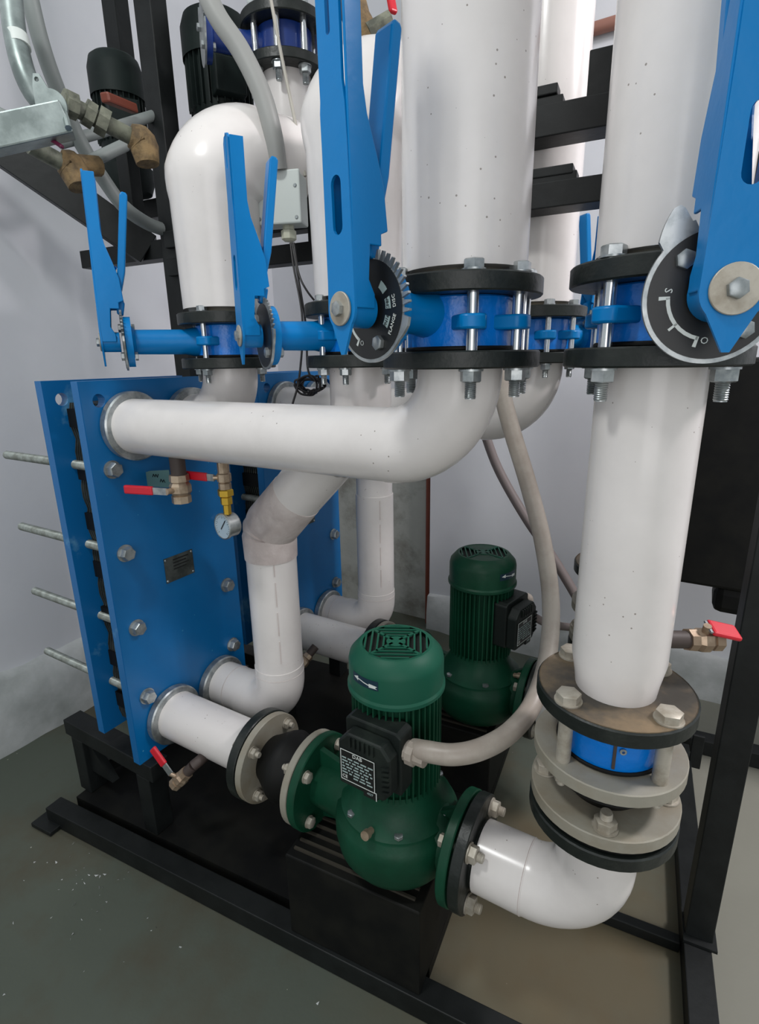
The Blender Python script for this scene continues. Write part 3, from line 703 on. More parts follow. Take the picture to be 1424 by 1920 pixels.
    obj_patch = [bm.faces.new([bm.verts.new(c + V((math.sin(math.radians(aa) + w / 0.0849) * 0.0849, -math.cos(math.radians(aa) + w / 0.0849) * 0.0849, 0.683 + z))) for w, z in ((w0, -0.007), (w0 + 0.0072, -0.007), (w0 + 0.0072, 0.0105), (w0, 0.0105))]) for w0 in (-0.03, -0.0228, -0.0156, -0.0084, -0.0012, 0.006, 0.0132, 0.0204)]
    sk_ = obj('sticker', bm, NAVY, fc, smooth=False); bm = B()
    cpoly([(-0.026, 0.003), (-0.014, 0.008), (-0.014, -0.001)]); cpoly([(-0.016, 0.0045), (0.0, 0.002), (0.0, 0.0), (-0.016, 0.0025)]); cpoly([(0.0, 0.002), (0.012, 0.0), (0.012, -0.002), (0.0, 0.0)])
    cpoly([(0.010, 0.003), (0.026, 0.001), (0.022, -0.0015), (0.026, -0.004), (0.010, -0.004)])
    obj('arrow', bm, INK, fc, smooth=False)
    # terminal box
    n = azd(box_az); u = V((0, 0, 1)).cross(n); zc = 0.552
    bm = B(); o = c + V((0, 0, zc)) + u * 0.012
    prism(bm, [(-0.055, -0.05), (0.055, -0.05), (0.055, 0.062), (0.045, 0.068), (-0.045, 0.068), (-0.055, 0.062)], o, u, (0, 0, 1), n, 0.06, 0.098); tb = obj('terminal_box', bm, TBOX, t, smooth=False, bevel=0.003)
    bm = B(); prism(bm, [(-0.052, -0.048), (0.036, -0.048), (0.05, -0.03), (0.05, 0.036), (0.034, 0.056), (-0.034, 0.056), (-0.052, 0.036)], o, u, (0, 0, 1), n, 0.098, 0.125); lid = obj('terminal_lid', bm, TBOX, tb, smooth=False, bevel=0.004)
    for k in range(6):
        bm = B(); bar(bm, o + u * (-0.026 + k * 0.009) + V((0, 0, 0.034)) + n * 0.126, o + u * (-0.026 + k * 0.009) + V((0, 0, 0.053)) + n * 0.126, 0.004, 0.005, n); obj('lid_rib', bm, TBOX, lid, smooth=False)
        bm = B(); bar(bm, o + u * 0.036 + V((0, 0, -0.028 + k * 0.0095)) + n * 0.126, o + u * 0.049 + V((0, 0, -0.024 + k * 0.0095)) + n * 0.126, 0.004, 0.005, n); obj('lid_rib', bm, TBOX, lid, smooth=False)
    # rating plate
    lp = o + n * 0.1255 + u * -0.012 + V((0, 0, -0.006))
    bm = B(); prism(bm, [(-0.034, -0.03), (0.034, -0.03), (0.034, 0.03), (-0.034, 0.03)], lp, u, (0, 0, 1), n, 0, 0.0012); rp = obj('rating_plate', bm, LABEL, lid, smooth=False, label='black rating plate with white lettering')
    bm = B()
    for q in ((-0.0335, -0.0335, -0.03, 0.03), (0.0335, 0.0335, -0.03, 0.03)): prism(bm, [(q[0] - 0.0006, q[2]), (q[0] + 0.0006, q[2]), (q[0] + 0.0006, q[3]), (q[0] - 0.0006, q[3])], lp, u, (0, 0, 1), n, 0.0012, 0.0016)
    for z in (-0.0295, 0.0295): prism(bm, [(-0.034, z - 0.0006), (0.034, z - 0.0006), (0.034, z + 0.0006), (-0.034, z + 0.0006)], lp, u, (0, 0, 1), n, 0.0012, 0.0016)
    obj('print_border', bm, INK, rp, smooth=False)
    text('lettering', 'DAB', lp + n * 0.0015 + V((0, 0, 0.0235)), u, (0, 0, 1), 0.010, INK, rp)
    text('lettering', 'CE', lp + n * 0.0015 + V((0, 0, -0.0225)) - u * 0.026, u, (0, 0, 1), 0.009, INK, rp)
    rnd = random.Random(5); bm = B()
    for r in range(7):
        w0 = -0.031
        while w0 < 0.028:
            w1 = w0 + rnd.uniform(0.003, 0.012)
            if w1 > 0.033: break
            z = 0.0135 - r * 0.0058
            if not (r == 6 and w0 < -0.015): prism(bm, [(w0, z), (w1, z), (w1, z + 0.0024), (w0, z + 0.0024)], lp, u, (0, 0, 1), n, 0.0012, 0.0016)
            w0 = w1 + 0.003
    obj('printed_line', bm, TAGG, rp, smooth=False)
    # little code sticker under it
    sp = o + n * 0.1255 + u * 0.012 + V((0, 0, -0.043))
    bm = B(); prism(bm, [(-0.013, -0.008), (0.013, -0.008), (0.013, 0.008), (-0.013, 0.008)], sp, u, (0, 0, 1), n, -0.02, 0.0008); st = obj('code_sticker', bm, LABEL, lid, smooth=False)
    bm = B(); prism(bm, [(-0.013, 0.0066), (0.013, 0.0066), (0.013, 0.008), (-0.013, 0.008)], sp, u, (0, 0, 1), n, 0.0008, 0.0012); prism(bm, [(0.0116, -0.008), (0.013, -0.008), (0.013, 0.0066), (0.0116, 0.0066)], sp, u, (0, 0, 1), n, 0.0008, 0.0012); obj('print_border', bm, INK, st, smooth=False)
    text('lettering', '4037', sp + n * 0.001, u, (0, 0, 1), 0.006, TAGG, st)
    # cable gland on the side of the box
    g = o + u * 0.055 + n * 0.08 + V((0, 0, 0.03))
    bm = B(); lathe(bm, [(0.017, 0), (0.017, 0.006), (0.021, 0.006), (0.021, 0.018), (0.0165, 0.019), (0.0165, 0.034), (0.0155, 0.036)], g, u, 12); obj('cable_gland', bm, HOSE, t, ang=25)
    # bleed screw, foot bolts
    bm = B(); pz = c + azd(box_az + 4) * 0.112 + V((0, 0, 0.405)); lathe(bm, [(0.006, 0), (0.006, 0.012), (0.0085, 0.012), (0.0085, 0.022)], pz - azd(box_az) * 0.01, azd(box_az) * 0.9 + V((0, 0, 0.25)), 12); obj('bleed_screw', bm, NICKEL, t)
    for k in range(6):
        a = 30 + k * 60; p = c + azd(a) * 0.098 + V((0, 0, 0.397)); inst('bolt_head', HEAD_T, p, vo)
    return t
pump(-0.415, YP, 'green inline pump in the foreground with arrow sticker and black terminal box', -2, False)
pump(-0.44, YP + 0.505, 'green inline pump further back against the wall, terminal box on its right', 78, True)

# ------------------------------------------------------------------ expansion joints, discharge elbows, risers
def nut_x(parent, x, y, z, sgn, me=NUT_D): inst('nut', me, V((x, y, z)), parent, zrot((sgn, 0, 0)))
def suction_joint(yp, x0, x1, label):
    t = thing('expansion_joint', label, 'pipe joint', ((x0 + x1) / 2, yp, ZB - 0.1), 'rubber expansion joints')
    bm = B(); annulus(bm, (x0, yp, ZB), (x0 + 0.016, yp, ZB), 0.098, 0.045); a = obj('flange', bm, GREYF, t)
    bm = B(); annulus(bm, (x1 - 0.016, yp, ZB), (x1, yp, ZB), 0.098, 0.045); b = obj('flange', bm, GREYF, t)
    L = x1 - x0
    bm = B(); lathe(bm, [(0.05, 0.014), (0.052, 0.02), (0.074, L / 2 - 0.012), (0.078, L / 2), (0.074, L / 2 + 0.012), (0.052, L - 0.02), (0.05, L - 0.014)], (x0, yp, ZB), (1, 0, 0), 40); obj('rubber_bellows', bm, RUBBER, t)
    for k in range(4):
        an = math.radians(45 + 90 * k); y = yp + 0.078 * math.cos(an); z = ZB + 0.078 * math.sin(an)
        nut_x(a, x0 + 0.0165, y, z, 1); inst('bolt_head', HEAD_D, V((x0 - 0.0225, y, z)), a, zrot((-1, 0, 0)))
        nut_x(b, x1 - 0.0165, y, z, -1)
    return t
suction_joint(YP, -0.753, -0.6145, 'black rubber expansion joint between two grey flanges at the front pump inlet')
suction_joint(YP + 0.505, -0.753, -0.6395, 'black rubber expansion joint at the rear pump inlet')
XR = -0.06
def discharge(yp, xf, label, XR=XR):
    t = thing('insulated_pipe', label, 'pipe', (XR, yp, 0.28))
    bm = B(); annulus(bm, (xf, yp, ZB), (xf + 0.02, yp, ZB), 0.1, 0.045); f = obj('flange', bm, BLACKF, t)
    for k in range(4):
        an = math.radians(45 + 90 * k); y = yp + 0.078 * math.cos(an); z = ZB + 0.078 * math.sin(an)
        inst('bolt', mk['rodD'], V((xf - 0.02, y, z)), f, zrot((1, 0, 0))); nut_x(f, xf + 0.0205, y, z, 1, NUT_L)
    bm = B(); cyl(bm, (xf + 0.018, yp, ZB), (xf + 0.03, yp, ZB), 0.056); obj('pipe_neck', bm, BLACKF, t)
    pipe_part('straight_shell', [(xf + 0.026, yp, ZB), (XR - 0.098, yp, ZB)], 0.0605, t)
    pipe_part('elbow_shell', fillet([(XR - 0.1, yp, ZB), (XR, yp, ZB), (XR, yp, 0.535)], 0.097, 16), 0.0595, t)
    seam(t, (XR - 0.1, yp, ZB), (1, 0, 0), 0.06)
    flange_z(t, XR, yp, 0.531, 0.553, 0.105)
    return t
mk['rodD'] = mk_rod(0.007, 0.04, DUSTZ)
discharge(YP, -0.268, 'white elbow under the stacked grey flanges, leaving the front green pump')
discharge(YP + 0.505, -0.293, 'white elbow behind the front riser, leaving the rear green pump', XR=-0.11)
def riser_joint(yp, label, XR=XR):
    t = thing('expansion_joint', label, 'pipe joint', (XR, yp, 0.553), 'rubber expansion joints')
    bm = B(); annulus(bm, (XR, yp, 0.5535), (XR, yp, 0.562), 0.098, 0.045); obj('gasket', bm, RUBBER, t)
    bm = B(); annulus(bm, (XR, yp, 0.562), (XR, yp, 0.582), 0.104, 0.045); lo = obj('flange', bm, GREYF, t)
    bm = B(); annulus(bm, (XR, yp, 0.637), (XR, yp, 0.657), 0.104, 0.045); hi = obj('flange', bm, GREYF, t)
    bm = B(); lathe(bm, [(0.05, 0.58), (0.056, 0.588), (0.076, 0.61), (0.056, 0.632), (0.05, 0.639)], (XR, yp, 0), (0, 0, 1), 40); obj('rubber_bellows', bm, RUBBER, t)
    for k in range(4):
        p = azd(10 + 90 * k) * 0.084
        inst('nut', NUT_L, V((XR + p.x, yp + p.y, 0.5825)), lo)
        p = azd(-35 + 90 * k) * 0.086
        inst('nut', NUT_D, V((XR + p.x, yp + p.y, 0.6365)), hi, Matrix.Rotation(math.pi, 3, 'X'))
    return t
riser_joint(YP, 'rubber expansion joint with two dusty grey flanges below the blue check valve')
def check_valve(yp, label, XR=XR):
    t = thing('check_valve', label, 'valve', (XR, yp, 0.657))
    bm = B(); lathe(bm, [(0.068, 0.6575), (0.07, 0.662), (0.07, 0.722), (0.068, 0.7275)], (XR, yp, 0), (0, 0, 1), 48); obj('body', bm, VBLUE, t)
    bm = B(); annulus(bm, (XR, yp, 0.6576), (XR, yp, 0.6635), 0.073, 0.04); obj('gasket', bm, RUBBER, t)
    a = 12; d = azd(a); p = V((XR, yp, 0)) + d * 0.0705
    bm = B(); bar(bm, p + V((0, 0, 0.668)), p + V((0, 0, 0.72)), 0.004, 0.004, d); obj('casting_seam', bm, DARKPIPE, t, smooth=False)
    b = V((XR, yp, 0.697)) + azd(a + 8) * 0.0705
    bm = B(); annulus(bm, b, b + azd(a + 8) * 0.003, 0.0045, 0.002, 16, 0.0005); obj('plug', bm, ZINC, t)
    for k in range(4):
        q = azd(-35 + 90 * k) * 0.086
        bo = inst('bolt', mk['rodC'], V((XR + q.x, yp + q.y, 0.64)), t)
        inst('bolt_head', HEAD_L, V((XR + q.x, yp + q.y, 0.7515)), bo, Matrix.Rotation(0.3 + k, 3, 'Z'))
    return t
mk['rodC'] = mk_rod(0.010, 0.115, DUSTZ)
check_valve(YP, 'blue wafer check valve squeezed between flanges low on the right riser')
def right_riser(yp, label, XR=XR):
    t = thing('insulated_pipe', label, 'pipe', (XR, yp, 0.728))
    f = flange_z(t, XR, yp, 0.728, 0.751, 0.106, BLACKF)
    bm = B(); annulus(bm, (XR, yp, 0.7508), (XR, yp, 0.7514), 0.1035, 0.03); obj('dusty_face', bm, RUSTF, f)
    pts = [(XR, yp, 0.751), (XR, yp, 0.77), (XR, yp, 0.80), (XR, yp, Z1)]
    pipe_part('straight_shell', pts, [0.0535, 0.056, 0.0615, 0.0615], t, n=44)
    flange_z(t, XR, yp, Z1, Z2, 0.102)
    return t
right_riser(YP, 'tall white riser at right with a red handled drain cock at its foot')
riser_joint(YP + 0.505, 'rubber expansion joint behind the front riser, above the rear pump elbow', -0.11)
check_valve(YP + 0.505, 'blue wafer check valve behind the front riser', -0.11)
right_riser(YP + 0.505, 'white riser hidden behind the tall right riser', -0.11)

# ================================================================== BALL VALVES, GAUGE
def ball_valve(name, label, base, d, hd, parent_group=None, stub=0.03, s=1.0, up=None, handle='lever', barrel=0.0125):
    """small cock: nipple from base along d, body, stem towards hd, red handle"""
    t = thing(name, label, 'valve', base); d = V(d).normalized(); hd = V(hd).normalized(); base = V(base)
    bm = B(); cyl(bm, base, base + d * stub, barrel * 0.95 * s, n=16); obj('nipple', bm, DARKPIPE, t)
    o = base + d * stub
    r = barrel * s
    bm = B(); lathe(bm, [(r * 1.2, 0), (r * 1.25, 0.012 * s), (r * 1.05, 0.013 * s), (r * 1.35, 0.02 * s), (r * 1.35, 0.032 * s), (r * 1.05, 0.038 * s), (r * 1.2, 0.039 * s), (r * 1.2, 0.052 * s), (r * 0.8, 0.052 * s), (r * 0.75, 0.045 * s)], o, d, 8); obj('body', bm, NICKEL, t, ang=25)
    p = o + d * 0.026 * s
    bm = B(); cyl(bm, p, p + hd * (r * 1.35 + 0.011 * s), 0.0055 * s, n=12); obj('stem', bm, NICKEL, t)
    return t, p + hd * (r * 1.35 + 0.009 * s), d, hd
def handle(t, p, hd, along, L=0.085, s=1.0, drop=0.0, red0=0.03, w=0.016):
    along = V(along).normalized(); hd = V(hd).normalized()
    bm = B(); pts = [p, p + along * 0.018 * s, p + along * 0.032 * s + hd * drop, p + along * L * s + hd * drop]
    for a, b in zip(pts, pts[1:]): bar(bm, a, b, w * 0.8 * s, 0.003 * s, hd)
    h = obj('handle', bm, ZINC, t, smooth=False)
    bm = B(); bar(bm, p + along * red0 * s + hd * drop, p + along * (L + 0.004) * s + hd * drop, w * s, 0.008 * s, hd); obj('grip', bm, RED, h, smooth=False, bevel=0.003)
    return h
# under the large horizontal pipe: drain cock with handle to the left, and gauge cock
b0 = (-0.927, 0.735, 0.996)
b0 = (b0[0], b0[1], 1.016)
t, p, d, hd = ball_valve('drain_cock', 'nickel drain cock with red lever hanging under the large horizontal pipe', b0, (0, 0, -1), (0, -1, 0), stub=0.04, s=1.15, barrel=0.0145)
handle(t, p, (0, -1, 0), (-1, -0.25, 0), 0.088, 1.15)
b1 = (-0.832, 0.770, 0.998)
t = thing('gauge_cock', 'small cock with red lever above the pressure gauge', 'valve', b1)
bb = V(b1)
bm = B(); lathe(bm, [(0.012, -0.01), (0.012, 0.016), (0.0145, 0.018), (0.0145, 0.034), (0.011, 0.036), (0.013, 0.038), (0.013, 0.05)], bb, (0, 0, -1), 8); obj('body', bm, NICKEL, t, ang=25)
bm = B(); cyl(bm, V((bb.x, bb.y, 1.03)), bb + V((0, 0, 0.005)), 0.0115, n=12); obj('nipple', bm, DARKPIPE, t)
bm = B(); cyl(bm, bb + V((0, 0, -0.026)), bb + V((-0.018, -0.012, -0.026)), 0.005, n=10); obj('stem', bm, NICKEL, t)
handle(t, bb + V((-0.016, -0.012, -0.026)), (0, -1, 0), (-1, 0, -0.02), 0.085, 1.0, red0=0.02, w=0.018)
g = thing('pressure_gauge', 'round pressure gauge with pale dial hanging on a brass fitting', 'gauge', bb + V((0, 0, -0.17)))
bm = B(); lathe(bm, [(0.0135, 0.05), (0.0165, 0.052), (0.0165, 0.064), (0.011, 0.066), (0.0125, 0.068), (0.0125, 0.082), (0.0085, 0.084), (0.0085, 0.104)], bb, (0, 0, -1), 6); obj('brass_fitting', bm, BRASS, g, ang=25)
gc = bb + V((-0.006, 0.0, -0.13)); gd = V((-0.14, -0.99, 0.0)).normalized()
bm = B(); lathe(bm, [(0.0235, -0.02), (0.0258, -0.017), (0.0258, 0.005), (0.0285, 0.006), (0.0285, 0.011), (0.0262, 0.0125), (0.0255, 0.009)], gc, gd, 40); obj('case', bm, ZINC, g, ang=30)
gu = V((0, 0, 1)).cross(gd)
bm = B(); lathe(bm, [(0.0257, 0.0095), (0.0257, 0.0105)], gc, gd, 40); dl = obj('dial', bm, SIGN, g)
bm = B()
for i in range(21):
    a = math.radians(225 - 13.5 * i); r0 = 0.0198 if i % 5 else 0.0175
    q = gc + gd * 0.0108; dd = gu * math.cos(a) + V((0, 0, 1)) * math.sin(a); bar(bm, q + dd * r0, q + dd * 0.0225, 0.0007, 0.0003, gd)
obj('scale_mark', bm, LABEL, dl, smooth=False)
bm = B(); dd = gu * 0.62 + V((0, 0, 0.78)); q = gc + gd * 0.0114; bar(bm, q - dd * 0.008, q + dd * 0.019, 0.002, 0.0006, gd); obj('needle', bm, LABEL, dl, smooth=False)
# exchanger drain at its foot
t, p, d, hd = ball_valve('drain_cock', 'drain cock with red lever at the foot of the front exchanger', (-0.910, 0.665, 0.307), (-0.5, -0.3, -0.62), (-0.55, -0.5, 0.6), stub=0.022, s=0.95, barrel=0.0135)
handle(t, p, hd, (-0.72, 0.0, 0.62), 0.07, 1.0, red0=0.026, w=0.02)
bm = B(); tube(bm, fillet([(-0.910, 0.665, 0.307), (-0.901, 0.680, 0.316), (-0.93, 0.735, 0.292)], 0.012, 5), 0.0125, 14); obj('feed_pipe', bm, DARKPIPE, t)
# riser drain
t, p, d, hd = ball_valve('drain_cock', 'drain cock with red handle sticking out right of the tall riser', (XR + 0.05, YP + 0.03, 0.822), (1, 0.75, -0.12), (0.1, -0.3, 0.95), stub=0.036, s=0.95, barrel=0.0135)
handle(t, p, hd, (1, 0.6, -0.3), 0.046, 0.9, red0=0.004, w=0.03)
# teal tag behind the handle
bm = B(); to = V((-1.035, 0.760, 0.967)); prism(bm, [(-0.062, -0.034), (0.045, -0.034), (0.045, 0.006), (-0.02, 0.002), (-0.045, -0.004), (-0.062, -0.02)], to, (1, 0, 0.06), (0, 0, 1), (0, 1, 0), 0, 0.0012)
tag(obj('paper_tag', bm, mat('tag_teal', srgb(92, 126, 124), 0.5), smooth=False), 'small teal label tag behind the red lever on the front exchanger', 'tag')
bm = B(); rnd = random.Random(4); tgo = bpy.data.objects['paper_tag']
for x0, z0, k in ((-0.012, -0.008, 6), (0.012, -0.02, 5)):   # two illegible pen scribbles
    pts = [to + V((x0 + i * 0.0042, -0.0008, z0 + 0.06 * (x0 + i * 0.0042) + (0.004 if i % 2 else -0.003) + rnd.uniform(-0.001, 0.001))) for i in range(k)]
    for a, b in zip(pts, pts[1:]): bar(bm, a, b, 0.0016, 0.0006, (0, 1, 0))
obj('pen_scribble', bm, LABEL, tgo, smooth=False)
# rear exchanger drain cock, half seen behind the bent riser
t, p, d, hd = ball_valve('drain_cock', 'dull drain cock low behind the bent riser', (-0.898, 1.120, 0.390), (-0.2, -0.6, -0.45), (-0.5, 0.2, 0.8), stub=0.03, s=1.0)

# ================================================================== UPPER RACK
rk = thing('steel_rack', 'black square tube rack behind the pipes carrying the upper pumps', 'rack', (-1.3, 1.12, 0))
def rbar(name, a, b, w=0.05, h=0.05):
    bm = B(); d = (V(b) - V(a)).normalized(); bar(bm, a, b, w, h, FX if abs(d.z) > 0.9 else (0, 0, 1)); return obj(name, bm, BLACK, rk, smooth=False, bevel=0.002)
rbar('post', (-1.295, 1.108, 0.051), (-1.295, 1.108, 2.5), 0.055, 0.055)
rbar('beam', F(-1.565, 1.235, 1.503), F(-1.22, 1.235, 1.503), 0.05, 0.048)
rbar('brace', (-1.40, 1.10, 1.505), (-1.68, 0.75, 1.82), 0.05, 0.085)
rbar('upright', (-1.43, 1.09, 1.52), (-1.43, 1.09, 1.75), 0.04, 0.04)
rbar('upright', (-1.55, 1.205, 1.72), (-1.55, 1.205, 2.5), 0.05, 0.05)
rbar('beam', (-1.55, 1.21, 2.26), (-1.18, 1.235, 2.28), 0.04, 0.09)
rbar('shelf_beam', F(-1.52, 1.34, 1.64), F(-1.16, 1.34, 1.64), 0.05, 0.05)
rbar('beam', F(-1.19, 1.2, 1.447), F(-0.735, 1.2, 1.447), 0.045, 0.042)
rbar('beam', F(-1.19, 1.2, 1.515), F(-0.735, 1.2, 1.515), 0.045, 0.04)
rbar('beam', F(-0.74, 1.2, 1.481), F(-0.70, 1.2, 1.481), 0.045, 0.11)
rk = thing('pipe_support', 'pair of black beams passing behind the thick centre riser', 'frame', F(-0.1, 1.16, 1.46))
rbar('beam', F(-0.525, 1.16, 1.602), F(0.35, 1.16, 1.602), 0.064, 0.05)
rbar('beam', F(-0.45, 1.16, 1.484), F(0.35, 1.16, 1.484), 0.06, 0.043)
rbar('upright', F(-0.115, 1.16, 1.63), F(-0.115, 1.16, 1.70), 0.03, 0.05)
for k, (x1, z, zz) in enumerate(((-0.178, 1.634, 0), (-0.188, 1.652, 0), (-0.145, 1.511, 0), (-0.152, 1.522, 0))):
    rbar('step_plate', F(-0.32, 1.155 - 0.002 * k, z), F(x1, 1.155 - 0.002 * k, z), 0.035, 0.016)

# ------------------------------------------------------------------ valve and pipe of the upper circuit
VX, VY, DZ7 = -0.973, 1.22, 0.672
butterfly_valve(VX, VY, 'blue butterfly valve with painted-in shade high up between black flanges, grey plate at its side', -38, 0.19, [-18, 27, 72, 117, 162, 207, 252, 297], 0.081, 0.95, lever=False, dial=False, big=True, zo=DZ7, ears=(), paint=VBLUE_SHADE)
t = thing('insulated_pipe', 'white pipe hanging below the high blue valve', 'pipe', (VX, VY, 1.56))
pipe_part('straight_shell', [(VX, VY, 1.56), (VX, VY, Z1 + DZ7)], 0.06, t)
flange_z(t, VX, VY, Z1 + DZ7, Z2 + DZ7, 0.101)
t = thing('insulated_pipe', 'white pipe above the high blue valve', 'pipe', (VX, VY, Z3 + DZ7))
flange_z(t, VX, VY, Z3 + DZ7, Z4 + DZ7, 0.101)
pipe_part('straight_shell', [(VX, VY, Z4 + DZ7), (VX, VY, 2.6)], 0.06, t)

# ------------------------------------------------------------------ dark upper pumps
def dark_pump(x, y, z0, z1, r, label):
    t = thing('circulation_pump', label, 'pump', (x, y, z0), 'dark pumps on the rack')
    h = z1 - z0; c = V((x, y, z0))
    bm = B(); lathe(bm, [(0.03, 0), (r * 0.85, 0.005), (r * 0.98, 0.03), (r * 0.98, h * 0.2), (r * 0.7, h * 0.24), (r * 0.65, h * 0.34)], c, (0, 0, 1), 36); obj('volute', bm, DKGREEN, t, ang=50)
    bm = B(); lathe(bm, [(r * 0.78, h * 0.32), (r * 0.84, h * 0.36), (r * 0.84, h * 0.74)], c, (0, 0, 1), 32); mo = obj('motor_body', bm, DKGREEN, t)
    me = None
    for k in range(28):
        if me is None:
            bm = B(); box(bm, (r * 0.8, -0.0014, 0), (r * 0.96, 0.0014, h * 0.36)); me = mesh_of(bm, DKGREEN, 'cooling_fin', False)
        inst('cooling_fin', me, c + V((0, 0, h * 0.37)), mo, Matrix.Rotation(2 * math.pi * k / 28, 3, 'Z'))
    bm = B(); lathe(bm, [(r, h * 0.7), (r * 1.0, h * 0.9), (r * 0.9, h * 0.975), (r * 0.75, h), (0.002, h)], c, (0, 0, 1), 40, False); obj('fan_cover', bm, DKGREEN, t)
    n = azd(60); u = V((0, 0, 1)).cross(n)
    bm = B(); prism(bm, [(-0.04, -0.04), (0.04, -0.04), (0.04, 0.04), (-0.04, 0.04)], c + V((0, 0, h * 0.52)), u, (0, 0, 1), n, r * 0.7, r * 1.25); obj('terminal_box', bm, DKGREEN, t, smooth=False, bevel=0.004)
    return t
dark_pump(-1.5, 1.139, 1.665, 2.0, 0.07, 'dark dusty circulation pump at upper left behind the galvanised pipe')
dark_pump(-1.235, 1.262, 1.72, 2.07, 0.09, 'larger dark pump behind the rack post, mostly in shadow')

# ------------------------------------------------------------------ galvanised bracket, pipes and fittings at upper left
gp = thing('galvanised_pipe', 'zinc coated pipe bending into the bracket at upper left', 'pipe', (-1.135, 0.685, 1.666))
pts = spline([(-1.207, 0.713, 1.881), (-1.187, 0.696, 1.795), (-1.167, 0.688, 1.733), (-1.156, 0.694, 1.693), (-1.150, 0.714, 1.670)], 8)
bm = B(); tube(bm, pts, 0.0195, 20); obj('bent_pipe', bm, GALV, gp)
bm = B(); tube(bm, [(-1.184, 0.696, 1.788), (-1.177, 0.693, 1.767)], 0.0201, 20); obj('paper_band', bm, BOXP, gp)
gb = thing('galvanised_bracket', 'galvanised channel bracket with round ear at left edge', 'bracket', (-1.114, 0.654, 1.606))
bm = B(); bar(bm, (-1.171, 0.589, 1.588), (-1.082, 0.707, 1.636), 0.045, 0.052); obj('channel', bm, GALV, gb, smooth=False, bevel=0.003)
bm = B(); o = V((-1.095, 0.687, 1.654)); nn = V((0.6, -0.8, 0)); uu = V((0, 0, 1)).cross(nn)
plate_hole(bm, [(0.028 * math.cos(math.radians(a)), 0.028 * math.sin(math.radians(a))) for a in range(-30, 95, 10)] + [(-0.012, 0.05), (-0.022, 0.05), (-0.026, 0.03), (-0.026, -0.03), (0.024, -0.03)], [circ(-0.017, 0.041, 0.004)], o, uu, (0, 0, 1), nn, -0.003, 0.003); obj('ear', bm, GALV, gb, smooth=False)
bm = B(); tube(bm, [(-1.082, 0.700, 1.651), (-1.069, 0.695, 1.633), (-1.058, 0.690, 1.614)], 0.006, 8); obj('hook', bm, GALV, gb)
def simple_tube(name, label, cat, pts, r, m, n=16, sp=True):
    bm = B(); tube(bm, spline(pts, 8) if sp else pts, r, n); return tag(obj(name, bm, m), label, cat)
simple_tube('conduit', 'flat grey conduit running diagonally from top left down to the rack beam', 'conduit', [(-1.253, 0.774, 1.931), (-1.261, 0.789, 1.843), (-1.276, 0.818, 1.774), (-1.291, 0.865, 1.686), (-1.287, 0.915, 1.611), (-1.281, 0.953, 1.567), (-1.306, 1.029, 1.551), (-1.316, 1.094, 1.546)], 0.0165, HOSEG)
wp = thing('water_pipe', 'old threaded water pipe with hemp wrapped elbow before the dark pump', 'pipe', (-1.130, 0.808, 1.664))
bm = B(); tube(bm, [(-1.160, 0.753, 1.698), (-1.130, 0.883, 1.668)], 0.0165, 16); obj('pipe', bm, OLDPIPE, wp)
bm = B(); cyl(bm, (-1.158, 0.754, 1.697), (-1.155, 0.775, 1.694), 0.025, n=8); obj('union_nut', bm, OLDPIPE, wp, ang=20)
bm = B(); cyl(bm, (-1.154, 0.792, 1.693), (-1.149, 0.808, 1.686), 0.026, n=8); obj('union_nut', bm, OLDPIPE, wp, ang=20)
bm = B(); cyl(bm, (-1.148, 0.815, 1.686), (-1.140, 0.832, 1.678), 0.0285, n=8); obj('union_nut', bm, OLDPIPE, wp, ang=20)
bm = B(); tube(bm, fillet([(-1.131, 0.876, 1.670), (-1.120, 0.899, 1.663), (-1.114, 0.900, 1.619)], 0.015, 5), [0.023, 0.029, 0.031, 0.03, 0.031, 0.029, 0.03, 0.024], 14); obj('hemp_elbow', bm, HEMP, wp)
wp2 = thing('water_pipe', 'lower old water pipe with hemp wrapped elbow beside the black brace', 'pipe', (-1.206, 0.743, 1.602))
bm = B(); tube(bm, [(-1.206, 0.699, 1.617), (-1.198, 0.770, 1.596)], 0.0165, 16); obj('pipe', bm, OLDPIPE, wp2)
bm = B(); tube(bm, fillet([(-1.205, 0.756, 1.604), (-1.198, 0.776, 1.598), (-1.183, 0.777, 1.557)], 0.015, 5), [0.022, 0.028, 0.03, 0.029, 0.03, 0.028, 0.029, 0.022], 14); obj('hemp_elbow', bm, HEMP, wp2)
bm = B(); tube(bm, [(-1.205, 0.780, 1.604), (-1.207, 0.844, 1.617)], 0.02, 12); obj('tee_branch', bm, HEMP, wp2)
simple_tube('steel_tube', 'grey steel tube crossing before the dark pump at upper left', 'pipe', [(-1.310, 0.826, 1.675), (-1.293, 0.909, 1.715), (-1.306, 1.119, 1.825)], 0.0125, HOSEG)
simple_tube('steel_tube', 'lower grey steel tube under the dark pump at upper left', 'pipe', [(-1.248, 0.848, 1.632), (-1.241, 0.945, 1.692)], 0.013, HOSEG, sp=False)
simple_tube('steel_tube', 'thin grey tube end poking in at the left edge', 'pipe', [(-1.220, 0.635, 1.668), (-1.193, 0.669, 1.648)], 0.009, HOSEG, sp=False)
bm = B(); bar(bm, (-1.235, 0.902, 1.772), (-1.273, 1.007, 1.791), 0.022, 0.02); tag(obj('valve_handle', bm, BROWN, smooth=False, bevel=0.004), 'faded brown lever across the dark pump at upper left', 'handle')
bm = B(); bar(bm, (-1.104, 0.682, 1.602), (-1.084, 0.690, 1.588), 0.01, 0.007); tag(obj('valve_handle', bm, mat('purple_grip', srgb(96, 22, 56), 0.5), smooth=False, bevel=0.003), 'small purple red grip below the galvanised bracket', 'handle')

